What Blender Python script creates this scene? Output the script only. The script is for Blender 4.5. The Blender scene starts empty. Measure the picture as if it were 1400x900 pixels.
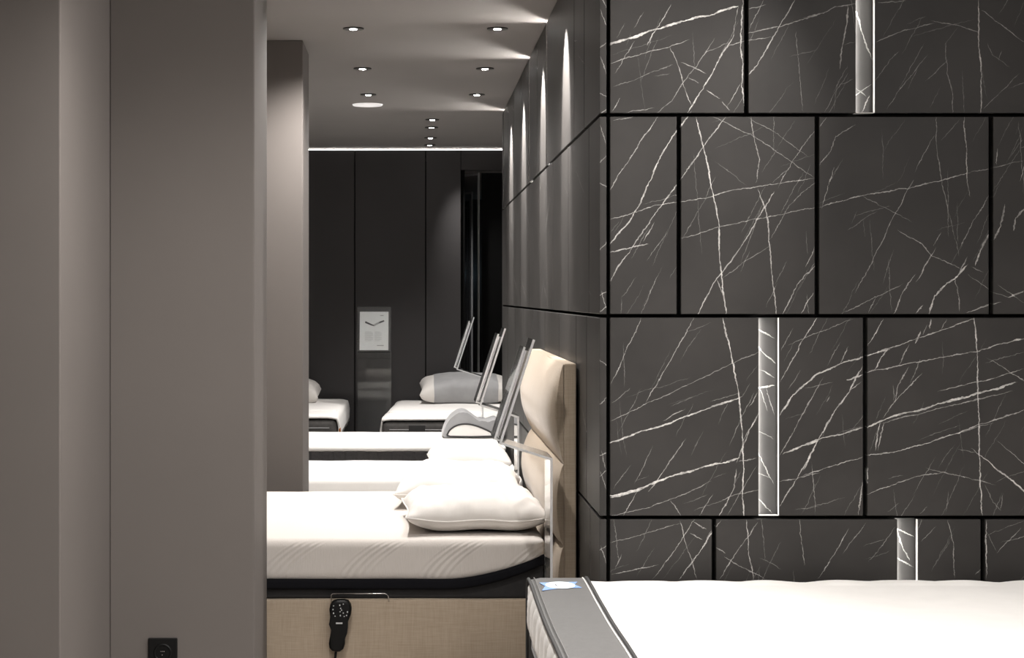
import bpy, bmesh, math, random
from mathutils import Vector, Matrix, noise

random.seed(7)
scene = bpy.context.scene
COL = scene.collection

# ------------------------------------------------------------------ camera, world, exposure
EYE = 1.45
cam_data = bpy.data.cameras.new('camera')
cam = bpy.data.objects.new('camera', cam_data)
COL.objects.link(cam)
cam.location = (0, 0, EYE)
cam.rotation_euler = (math.pi / 2, 0, 0)
cam_data.sensor_width = 36.0
cam_data.lens = 64.82
cam_data.shift_x = 0.0957
cam_data.shift_y = -0.0321
cam_data.clip_start = 0.05
scene.camera = cam

world = bpy.data.worlds.new('world')
scene.world = world
world.use_nodes = True
world.node_tree.nodes['Background'].inputs[0].default_value = (0.9, 0.92, 1.0, 1)
world.node_tree.nodes['Background'].inputs[1].default_value = 0.02

scene.view_settings.view_transform = 'Standard'
scene.view_settings.look = 'None'
scene.view_settings.gamma = 1.0
scene.view_settings.use_curve_mapping = False
scene.view_settings.exposure = 1.0

WARM = (1.0, 0.96, 0.925)
SPOT_W = 28.0          # wattage of one ceiling downlight
LED_E = 13.0            # emission of the strips in the facing wall's slots
LED_UP = 110.0         # emission of the strips in the passage wall's slots
COVE_E = 11.0            # emission of the cove strip over the far wall

# ------------------------------------------------------------------ helpers
ORG = {}

def finish(o, parent, origin):
    if parent is not None:
        o.parent = parent
        ORG[o] = ORG[parent]
    else:
        o.location = origin
        ORG[o] = Vector(origin)
    COL.objects.link(o)
    return o

def tag(o, label=None, cat=None, group=None, kind=None):
    if label: o['label'] = label
    if cat: o['category'] = cat
    if group: o['group'] = group
    if kind: o['kind'] = kind
    return o

def empty(name, loc, label, cat, group=None):
    o = bpy.data.objects.new(name, None)
    o.empty_display_size = 0.1
    o.location = loc
    ORG[o] = Vector(loc)
    COL.objects.link(o)
    return tag(o, label, cat, group)

def from_bm(name, bm, mat, parent=None, origin=(0, 0, 0), smooth=False):
    base = ORG[parent] if parent is not None else Vector(origin)
    bmesh.ops.translate(bm, verts=bm.verts, vec=-base)
    bmesh.ops.recalc_face_normals(bm, faces=bm.faces)
    me = bpy.data.meshes.new(name)
    bm.to_mesh(me); bm.free()
    if smooth:
        for p in me.polygons: p.use_smooth = True
    if isinstance(mat, (list, tuple)):
        for m in mat: me.materials.append(m)
    else:
        me.materials.append(mat)
    return finish(bpy.data.objects.new(name, me), parent, origin)

def smooth_by_angle(o, deg=35):
    me = o.data
    for p in me.polygons: p.use_smooth = True
    bm = bmesh.new(); bm.from_mesh(me)
    for e in bm.edges:
        if len(e.link_faces) == 2 and e.calc_face_angle(0) > math.radians(deg): e.smooth = False
    bm.to_mesh(me); bm.free()
    return o

def add_box(bm, x0, x1, y0, y1, z0, z1, bevel=0.0, seg=2):
    r = bmesh.ops.create_cube(bm, size=1.0)
    vs = r['verts']
    for v in vs:
        v.co = Vector(((x0 + x1) / 2 + v.co.x * (x1 - x0), (y0 + y1) / 2 + v.co.y * (y1 - y0), (z0 + z1) / 2 + v.co.z * (z1 - z0)))
    if bevel > 0:
        es = list({e for v in vs for e in v.link_edges})
        bmesh.ops.bevel(bm, geom=es, offset=bevel, segments=seg, profile=0.5, affect='EDGES')

def box(name, x0, x1, y0, y1, z0, z1, mat, parent=None, bevel=0.0, seg=2, origin=None):
    bm = bmesh.new()
    add_box(bm, x0, x1, y0, y1, z0, z1, bevel, seg)
    o = from_bm(name, bm, mat, parent, origin or ((x0 + x1) / 2, (y0 + y1) / 2, z0))
    return smooth_by_angle(o, 50) if bevel > 0 and seg > 2 else o

def tube(bm, pts, r, n=8, closed=False):
    """sweep a circle along a polyline"""
    pts = [Vector(p) for p in pts]
    rings = []
    up = Vector((0, 0, 1))
    for i, p in enumerate(pts):
        a = pts[max(i - 1, 0)]; b = pts[min(i + 1, len(pts) - 1)]
        t = (b - a).normalized()
        ref = up if abs(t.dot(up)) < 0.95 else Vector((0, 1, 0))
        u = t.cross(ref).normalized(); w = t.cross(u).normalized()
        rings.append([bm.verts.new(p + u * math.cos(k * 2 * math.pi / n) * r + w * math.sin(k * 2 * math.pi / n) * r) for k in range(n)])
    for i in range(len(rings) - 1):
        for k in range(n):
            bm.faces.new((rings[i][k], rings[i][(k + 1) % n], rings[i + 1][(k + 1) % n], rings[i + 1][k]))
    bm.faces.new(rings[0]); bm.faces.new(rings[-1])

def disc(bm, c, r, h, n=32, axis='z', r2=None):
    """a short cylinder or cone"""
    r2 = r if r2 is None else r2
    A, B = [], []
    for k in range(n):
        a = 2 * math.pi * k / n
        ca, sa = math.cos(a), math.sin(a)
        if axis == 'z':
            A.append(bm.verts.new((c[0] + r * ca, c[1] + r * sa, c[2]))); B.append(bm.verts.new((c[0] + r2 * ca, c[1] + r2 * sa, c[2] + h)))
        else:
            A.append(bm.verts.new((c[0] + r * ca, c[1], c[2] + r * sa))); B.append(bm.verts.new((c[0] + r2 * ca, c[1] + h, c[2] + r2 * sa)))
    bm.faces.new(A); bm.faces.new(B)
    for k in range(n):
        bm.faces.new((A[k], A[(k + 1) % n], B[(k + 1) % n], B[k]))

def ring(bm, c, r0, r1, h, n=32):
    """flat ring, a washer"""
    V = []
    for k in range(n):
        a = 2 * math.pi * k / n
        ca, sa = math.cos(a), math.sin(a)
        V.append([bm.verts.new((c[0] + r * ca, c[1] + r * sa, c[2] + z)) for r, z in ((r0, 0), (r1, 0), (r1, h), (r0, h))])
    for k in range(n):
        p, q = V[k], V[(k + 1) % n]
        for j in range(4):
            bm.faces.new((p[j], q[j], q[(j + 1) % 4], p[(j + 1) % 4]))

def prism(bm, poly, axis, a, b):
    """extrude a 2-D polygon; axis 'x': poly is (y, z), 'y': (x, z), 'z': (x, y)"""
    def P(q, t):
        return {'x': (t, q[0], q[1]), 'y': (q[0], t, q[1]), 'z': (q[0], q[1], t)}[axis]
    A = [bm.verts.new(P(q, a)) for q in poly]; B = [bm.verts.new(P(q, b)) for q in poly]
    bm.faces.new(A); bm.faces.new(B)
    n = len(poly)
    for i in range(n):
        bm.faces.new((A[i], A[(i + 1) % n], B[(i + 1) % n], B[i]))

def soft_box(x0, x1, y0, y1, z0, z1, r, nx=40, ny=30, nz=8, fn=None):
    """rounded box with a dense grid; fn(co, normal) may move every vertex"""
    bm = bmesh.new()
    cx, cy, cz = (x0 + x1) / 2, (y0 + y1) / 2, (z0 + z1) / 2
    hx, hy, hz = (x1 - x0) / 2, (y1 - y0) / 2, (z1 - z0) / 2
    cache = {}
    def V(i, j, k):
        if (i, j, k) not in cache:
            def ax(i, n, h):
                # crowd the grid lines into the rounded edges
                m = 4
                if i <= m: return -h + r * 1.0 * (i / m)
                if i >= n - m: return h - r * ((n - i) / m)
                return (-h + r) + (2 * h - 2 * r) * (i - m) / (n - 2 * m)
            p = Vector((ax(i, nx, hx), ax(j, ny, hy), ax(k, nz, hz)))
            q = Vector((max(-hx + r, min(hx - r, p.x)), max(-hy + r, min(hy - r, p.y)), max(-hz + r, min(hz - r, p.z))))
            d = p - q
            nrm = d.normalized() if d.length > 1e-9 else Vector((0, 0, 1))
            m = max(abs(d.x), abs(d.y), abs(d.z))
            co = q + nrm * r if m > 1e-9 else p
            co = co + Vector((cx, cy, cz))
            if fn: co = fn(co, nrm)
            cache[(i, j, k)] = bm.verts.new(co)
        return cache[(i, j, k)]
    def quad(a, b, c, d):
        bm.faces.new((a, b, c, d))
    for i in range(nx):
        for j in range(ny):
            for k in (0, nz): quad(V(i, j, k), V(i + 1, j, k), V(i + 1, j + 1, k), V(i, j + 1, k))
    for i in range(nx):
        for k in range(nz):
            for j in (0, ny): quad(V(i, j, k), V(i + 1, j, k), V(i + 1, j, k + 1), V(i, j, k + 1))
    for j in range(ny):
        for k in range(nz):
            for i in (0, nx): quad(V(i, j, k), V(i, j + 1, k), V(i, j + 1, k + 1), V(i, j, k + 1))
    return bm

# ------------------------------------------------------------------ materials
def new_mat(name):
    m = bpy.data.materials.new(name); m.use_nodes = True
    nt = m.node_tree
    return m, nt, nt.nodes['Principled BSDF']

def plain(name, col, rough=0.5, metal=0.0, var=0.06, scale=30, bump=0.0, bscale=200, coords='Object', spec=0.5, sheen=0.0, stretch=(1, 1, 1)):
    """procedural colour with fine mottling and relief"""
    m, nt, b = new_mat(name)
    N, L = nt.nodes, nt.links
    tc = N.new('ShaderNodeTexCoord')
    nz = N.new('ShaderNodeTexNoise'); nz.inputs['Scale'].default_value = scale; nz.inputs['Detail'].default_value = 4
    L.new(tc.outputs[coords], nz.inputs['Vector'])
    rp = N.new('ShaderNodeValToRGB')
    rp.color_ramp.elements[0].position = 0.3; rp.color_ramp.elements[1].position = 0.7
    rp.color_ramp.elements[0].color = tuple(c * (1 - var) for c in col) + (1,)
    rp.color_ramp.elements[1].color = tuple(min(1, c * (1 + var)) for c in col) + (1,)
    L.new(nz.outputs['Fac'], rp.inputs['Fac']); L.new(rp.outputs['Color'], b.inputs['Base Color'])
    b.inputs['Roughness'].default_value = rough; b.inputs['Metallic'].default_value = metal
    b.inputs['Specular IOR Level'].default_value = spec
    b.inputs['Sheen Weight'].default_value = sheen
    if bump > 0:
        mp = N.new('ShaderNodeMapping'); mp.inputs['Scale'].default_value = stretch
        L.new(tc.outputs[coords], mp.inputs['Vector'])
        n2 = N.new('ShaderNodeTexNoise'); n2.inputs['Scale'].default_value = bscale; n2.inputs['Detail'].default_value = 3
        L.new(mp.outputs['Vector'], n2.inputs['Vector'])
        bp = N.new('ShaderNodeBump'); bp.inputs['Strength'].default_value = bump; bp.inputs['Distance'].default_value = 0.002
        L.new(n2.outputs['Fac'], bp.inputs['Height']); L.new(bp.outputs['Normal'], b.inputs['Normal'])
    return m

def emitter(name, col, strength):
    m, nt, b = new_mat(name)
    b.inputs['Base Color'].default_value = (0.8, 0.8, 0.8, 1)
    b.inputs['Emission Color'].default_value = col + (1,)
    b.inputs['Emission Strength'].default_value = strength
    return m

def linen(name, col, dark, scale=1.0):
    """woven linen: two crossed stretched noises tint and dent the cloth"""
    m, nt, b = new_mat(name)
    N, L = nt.nodes, nt.links
    tc = N.new('ShaderNodeTexCoord')
    hs = []
    for st in ((14, 260, 420), (420, 260, 14)):
        mp = N.new('ShaderNodeMapping'); mp.inputs['Scale'].default_value = tuple(s * scale for s in st)
        L.new(tc.outputs['Object'], mp.inputs['Vector'])
        nz = N.new('ShaderNodeTexNoise'); nz.inputs['Scale'].default_value = 1.0; nz.inputs['Detail'].default_value = 3
        L.new(mp.outputs['Vector'], nz.inputs['Vector']); hs.append(nz)
    ad = N.new('ShaderNodeMath'); ad.operation = 'ADD'
    L.new(hs[0].outputs['Fac'], ad.inputs[0]); L.new(hs[1].outputs['Fac'], ad.inputs[1])
    hf = N.new('ShaderNodeMath'); hf.operation = 'MULTIPLY'; hf.inputs[1].default_value = 0.5
    L.new(ad.outputs[0], hf.inputs[0])
    rp = N.new('ShaderNodeValToRGB')
    rp.color_ramp.elements[0].position = 0.36; rp.color_ramp.elements[1].position = 0.6
    rp.color_ramp.elements[0].color = dark + (1,); rp.color_ramp.elements[1].color = col + (1,)
    L.new(hf.outputs[0], rp.inputs['Fac']); L.new(rp.outputs['Color'], b.inputs['Base Color'])
    bp = N.new('ShaderNodeBump'); bp.inputs['Strength'].default_value = 0.35; bp.inputs['Distance'].default_value = 0.0015
    L.new(hf.outputs[0], bp.inputs['Height']); L.new(bp.outputs['Normal'], b.inputs['Normal'])
    b.inputs['Roughness'].default_value = 0.9; b.inputs['Specular IOR Level'].default_value = 0.2
    b.inputs['Sheen Weight'].default_value = 0.25
    return m

def stone(name, segs, base=(0.035, 0.0325, 0.0305), vein=(0.74, 0.72, 0.69), rough=0.44):
    """dark stone; segs = (point, direction, normal, half length, half width, strength) of its pale veins, in metres"""
    m, nt, b = new_mat(name)
    N, L = nt.nodes, nt.links
    geo = N.new('ShaderNodeNewGeometry')
    wob = N.new('ShaderNodeTexNoise'); wob.inputs['Scale'].default_value = 16; wob.inputs['Detail'].default_value = 5; wob.inputs['Roughness'].default_value = 0.62
    L.new(geo.outputs['Position'], wob.inputs['Vector'])
    v1 = N.new('ShaderNodeVectorMath'); v1.operation = 'MULTIPLY_ADD'
    L.new(wob.outputs['Color'], v1.inputs[0]); v1.inputs[1].default_value = (0.017,) * 3; v1.inputs[2].default_value = (-0.0085,) * 3
    v2 = N.new('ShaderNodeVectorMath'); v2.operation = 'ADD'
    L.new(geo.outputs['Position'], v2.inputs[0]); L.new(v1.outputs[0], v2.inputs[1])
    fin = N.new('ShaderNodeTexNoise'); fin.inputs['Scale'].default_value = 110; fin.inputs['Detail'].default_value = 2
    L.new(geo.outputs['Position'], fin.inputs['Vector'])
    v3 = N.new('ShaderNodeVectorMath'); v3.operation = 'MULTIPLY_ADD'
    L.new(fin.outputs['Color'], v3.inputs[0]); v3.inputs[1].default_value = (0.0056,) * 3; L.new(v2.outputs[0], v3.inputs[2])
    v4 = N.new('ShaderNodeVectorMath'); v4.operation = 'ADD'
    L.new(v3.outputs[0], v4.inputs[0]); v4.inputs[1].default_value = (-0.0028,) * 3
    P = v4.outputs[0]
    def math_node(op, a, bb=None, c=None):
        n = N.new('ShaderNodeMath'); n.operation = op
        for i, x in enumerate((a, bb, c)):
            if x is None: continue
            if isinstance(x, (int, float)): n.inputs[i].default_value = x
            else: L.new(x, n.inputs[i])
        return n.outputs[0]
    def dot(vec):
        n = N.new('ShaderNodeVectorMath'); n.operation = 'DOT_PRODUCT'
        L.new(P, n.inputs[0]); n.inputs[1].default_value = vec
        return n.outputs['Value']
    acc = None
    for mid, d, nr, half, w, s in segs:
        t = math_node('SUBTRACT', dot(tuple(d / half)), mid.dot(d) / half)
        eps = math_node('MULTIPLY_ADD', math_node('MULTIPLY', t, t), -w, w)
        hit = math_node('COMPARE', dot(tuple(nr)), mid.dot(nr), eps)
        acc = math_node('MULTIPLY_ADD', hit, s, acc if acc is not None else 0.0)
    brk = N.new('ShaderNodeTexNoise'); brk.inputs['Scale'].default_value = 38; brk.inputs['Detail'].default_value = 5; brk.inputs['Roughness'].default_value = 0.7
    L.new(geo.outputs['Position'], brk.inputs['Vector'])
    mr = N.new('ShaderNodeMapRange'); mr.inputs['From Min'].default_value = 0.34; mr.inputs['From Max'].default_value = 0.6
    mr.inputs['To Min'].default_value = 0.26; mr.inputs['To Max'].default_value = 1.0
    L.new(brk.outputs['Fac'], mr.inputs['Value'])
    fac = math_node('MULTIPLY', math_node('MINIMUM', acc if acc is not None else 0.0, 1.0), mr.outputs[0])
    cl = N.new('ShaderNodeTexNoise'); cl.inputs['Scale'].default_value = 4.5; cl.inputs['Detail'].default_value = 6
    L.new(geo.outputs['Position'], cl.inputs['Vector'])
    rp = N.new('ShaderNodeValToRGB'); rp.color_ramp.elements[0].position = 0.32; rp.color_ramp.elements[1].position = 0.7
    rp.color_ramp.elements[0].color = tuple(c * 0.85 for c in base) + (1,); rp.color_ramp.elements[1].color = tuple(c * 1.18 for c in base) + (1,)
    L.new(cl.outputs['Fac'], rp.inputs['Fac'])
    mx = N.new('ShaderNodeMix'); mx.data_type = 'RGBA'
    L.new(fac, mx.inputs['Factor']); L.new(rp.outputs['Color'], mx.inputs['A']); mx.inputs['B'].default_value = vein + (1,)
    L.new(mx.outputs['Result'], b.inputs['Base Color'])
    b.inputs['Roughness'].default_value = rough
    b.inputs['Specular IOR Level'].default_value = 0.28
    return m

def acrylic(name):
    m, nt, b = new_mat(name)
    b.inputs['Base Color'].default_value = (0.97, 0.985, 0.98, 1)
    b.inputs['Roughness'].default_value = 0.015
    b.inputs['IOR'].default_value = 1.30
    b.inputs['Transmission Weight'].default_value = 0.98
    return m

def sawn_edge(name):
    m, nt, b = new_mat(name)
    b.inputs['Base Color'].default_value = (0.85, 0.86, 0.86, 1)
    b.inputs['Roughness'].default_value = 0.35
    b.inputs['Transmission Weight'].default_value = 0.45
    return m

M = {}
M['plaster'] = plain('taupe_plaster', (0.132, 0.118, 0.109), 0.75, var=0.025, scale=3, bump=0.06, bscale=60, spec=0.25)
M['ceiling'] = plain('ceiling_paint', (0.29, 0.273, 0.265), 0.85, var=0.015, scale=3, spec=0.2)
M['floor'] = plain('grey_floor', (0.40, 0.37, 0.34), 0.6, var=0.1, scale=6)
M['darkwall'] = plain('charcoal_panel', (0.066, 0.063, 0.064), 0.62, var=0.05, scale=2, bump=0.04, bscale=90, spec=0.25)
M['black'] = plain('black_backing', (0.006, 0.006, 0.006), 0.8, var=0.1, scale=20, spec=0.1)
M['shell'] = plain('shell_paint', (0.60, 0.57, 0.54), 0.8, var=0.03, scale=3, spec=0.2)
M['linen'] = linen('beige_linen', (0.435, 0.355, 0.27), (0.36, 0.288, 0.213))
M['white'] = plain('white_cotton', (0.86, 0.84, 0.81), 0.85, var=0.02, scale=12, bump=0.25, bscale=420, sheen=0.2, spec=0.2)
M['pillow'] = plain('pillow_cotton', (0.70, 0.67, 0.635), 0.88, var=0.015, scale=9, bump=0.2, bscale=500, sheen=0.2, spec=0.2)
M['greycloth'] = plain('grey_cloth', (0.098, 0.096, 0.093), 0.85, var=0.07, scale=60, bump=0.3, bscale=500, sheen=0.2, spec=0.2)
M['midgrey'] = plain('silver_grey_cloth', (0.33, 0.33, 0.335), 0.7, var=0.06, scale=14, bump=0.2, bscale=300, sheen=0.3, spec=0.3)
M['darkcloth'] = plain('charcoal_cloth', (0.052, 0.05, 0.05), 0.9, var=0.12, scale=80, bump=0.3, bscale=500, spec=0.2)
M['basecloth'] = plain('dark_base_cloth', (0.030, 0.029, 0.029), 0.9, var=0.08, scale=60, bump=0.2, bscale=500, spec=0.15)
M['blackcloth'] = plain('black_border_cloth', (0.008, 0.008, 0.010), 0.9, var=0.08, scale=60, bump=0.2, bscale=500, spec=0.1)
M['piping'] = plain('dark_piping', (0.035, 0.034, 0.034), 0.7, var=0.05, scale=40)
M['palepiping'] = plain('pale_piping', (0.75, 0.73, 0.70), 0.7, var=0.03, scale=40)
M['chrome'] = plain('brushed_steel', (0.72, 0.71, 0.70), 0.22, metal=1.0, var=0.03, scale=40)
M['framemetal'] = plain('satin_frame_metal', (0.55, 0.55, 0.55), 0.4, metal=0.3, var=0.03, scale=40)
M['blackplastic'] = plain('black_plastic', (0.004, 0.004, 0.004), 0.45, var=0.1, scale=40, spec=0.2)
M['greystitch'] = plain('grey_stitching', (0.16, 0.155, 0.15), 0.8, var=0.05, scale=40)
M['print'] = plain('pale_print', (0.55, 0.55, 0.55), 0.6, var=0.02)
M['printgrey'] = plain('grey_print', (0.42, 0.42, 0.42), 0.7, var=0.05)
M['printdark'] = plain('dark_print', (0.08, 0.08, 0.085), 0.7, var=0.05)
M['paper'] = plain('white_card', (0.80, 0.80, 0.80), 0.6, var=0.015)
M['acrylic'] = acrylic('clear_acrylic')
M['sawn'] = sawn_edge('sawn_acrylic_edge')
M['blue'] = plain('blue_ribbon_print', (0.20, 0.33, 0.62), 0.6, var=0.05)
M['paleblue'] = plain('pale_ribbon_print', (0.74, 0.84, 0.92), 0.6, var=0.03)
M['orange'] = plain('orange_tab', (0.45, 0.17, 0.05), 0.8, var=0.05)
M['trim'] = plain('dark_lamp_trim', (0.025, 0.022, 0.020), 0.5, var=0.05)
M['whiteplastic'] = plain('white_plastic', (0.85, 0.83, 0.81), 0.5, var=0.02)
M['lens'] = emitter('lamp_lens', WARM, 30.0)
M['rounddisc'] = emitter('round_lamp_diffuser', (1.0, 0.95, 0.93), 0.28)
M['led'] = emitter('led_strip', (1.0, 0.96, 0.90), LED_E)
M['ledup'] = emitter('led_strip_passage', (1.0, 0.95, 0.89), LED_UP)
M['cove'] = emitter('cove_strip', (1.0, 0.96, 0.92), COVE_E)
M['bluelamp'] = emitter('cool_lamp', (0.55, 0.85, 1.0), 3.0)
M['gloss'] = acrylic('smoked_glass')
M['gloss'].node_tree.nodes['Principled BSDF'].inputs['Base Color'].default_value = (0.62, 0.63, 0.65, 1)

def quilted_white():
    """white knit with groups of slanting embossed waves"""
    m, nt, b = new_mat('embossed_white_knit')
    N, L = nt.nodes, nt.links
    tc = N.new('ShaderNodeTexCoord')
    sx = N.new('ShaderNodeSeparateXYZ'); L.new(tc.outputs['Object'], sx.inputs[0])
    def mt(op, a, bb=None, c=None):
        n = N.new('ShaderNodeMath'); n.operation = op
        for i, x in enumerate((a, bb, c)):
            if x is None: continue
            if isinstance(x, (int, float)): n.inputs[i].default_value = x
            else: L.new(x, n.inputs[i])
        return n.outputs[0]
    z2 = mt('MULTIPLY', sx.outputs['Z'], sx.outputs['Z'])
    slant = mt('SUBTRACT', sx.outputs['X'], mt('MULTIPLY', z2, 5.0))       # curved slanting coordinate
    slant = mt('ADD', slant, mt('MULTIPLY', sx.outputs['Y'], -0.25))
    wave = mt('SINE', mt('MULTIPLY', slant, 2 * math.pi / 0.027))
    grp = mt('SINE', mt('MULTIPLY_ADD', slant, 2 * math.pi / 0.275, 0.9))
    msk = N.new('ShaderNodeMapRange'); msk.inputs['From Min'].default_value = 0.05; msk.inputs['From Max'].default_value = 0.5
    L.new(grp, msk.inputs['Value'])
    low = N.new('ShaderNodeMapRange'); low.inputs['From Min'].default_value = 0.172; low.inputs['From Max'].default_value = 0.150   # the waves run on the border only
    L.new(sx.outputs['Z'], low.inputs['Value'])
    knit = N.new('ShaderNodeTexNoise'); knit.inputs['Scale'].default_value = 260
    mp = N.new('ShaderNodeMapping'); mp.inputs['Scale'].default_value = (1.4, 1, 0.12)
    L.new(tc.outputs['Object'], mp.inputs['Vector']); L.new(mp.outputs['Vector'], knit.inputs['Vector'])
    h = mt('MULTIPLY_ADD', mt('MULTIPLY', wave, mt('MULTIPLY', msk.outputs[0], low.outputs[0])), 0.5, mt('MULTIPLY', knit.outputs['Fac'], 0.35))
    bp = N.new('ShaderNodeBump'); bp.inputs['Strength'].default_value = 0.55; bp.inputs['Distance'].default_value = 0.004
    L.new(h, bp.inputs['Height']); L.new(bp.outputs['Normal'], b.inputs['Normal'])
    rp = N.new('ShaderNodeValToRGB')
    rp.color_ramp.elements[0].color = (0.57, 0.53, 0.49, 1); rp.color_ramp.elements[1].color = (0.64, 0.60, 0.565, 1)
    L.new(knit.outputs['Fac'], rp.inputs['Fac']); L.new(rp.outputs['Color'], b.inputs['Base Color'])
    b.inputs['Roughness'].default_value = 0.9; b.inputs['Specular IOR Level'].default_value = 0.2
    return m
M['knit'] = quilted_white()

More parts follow.
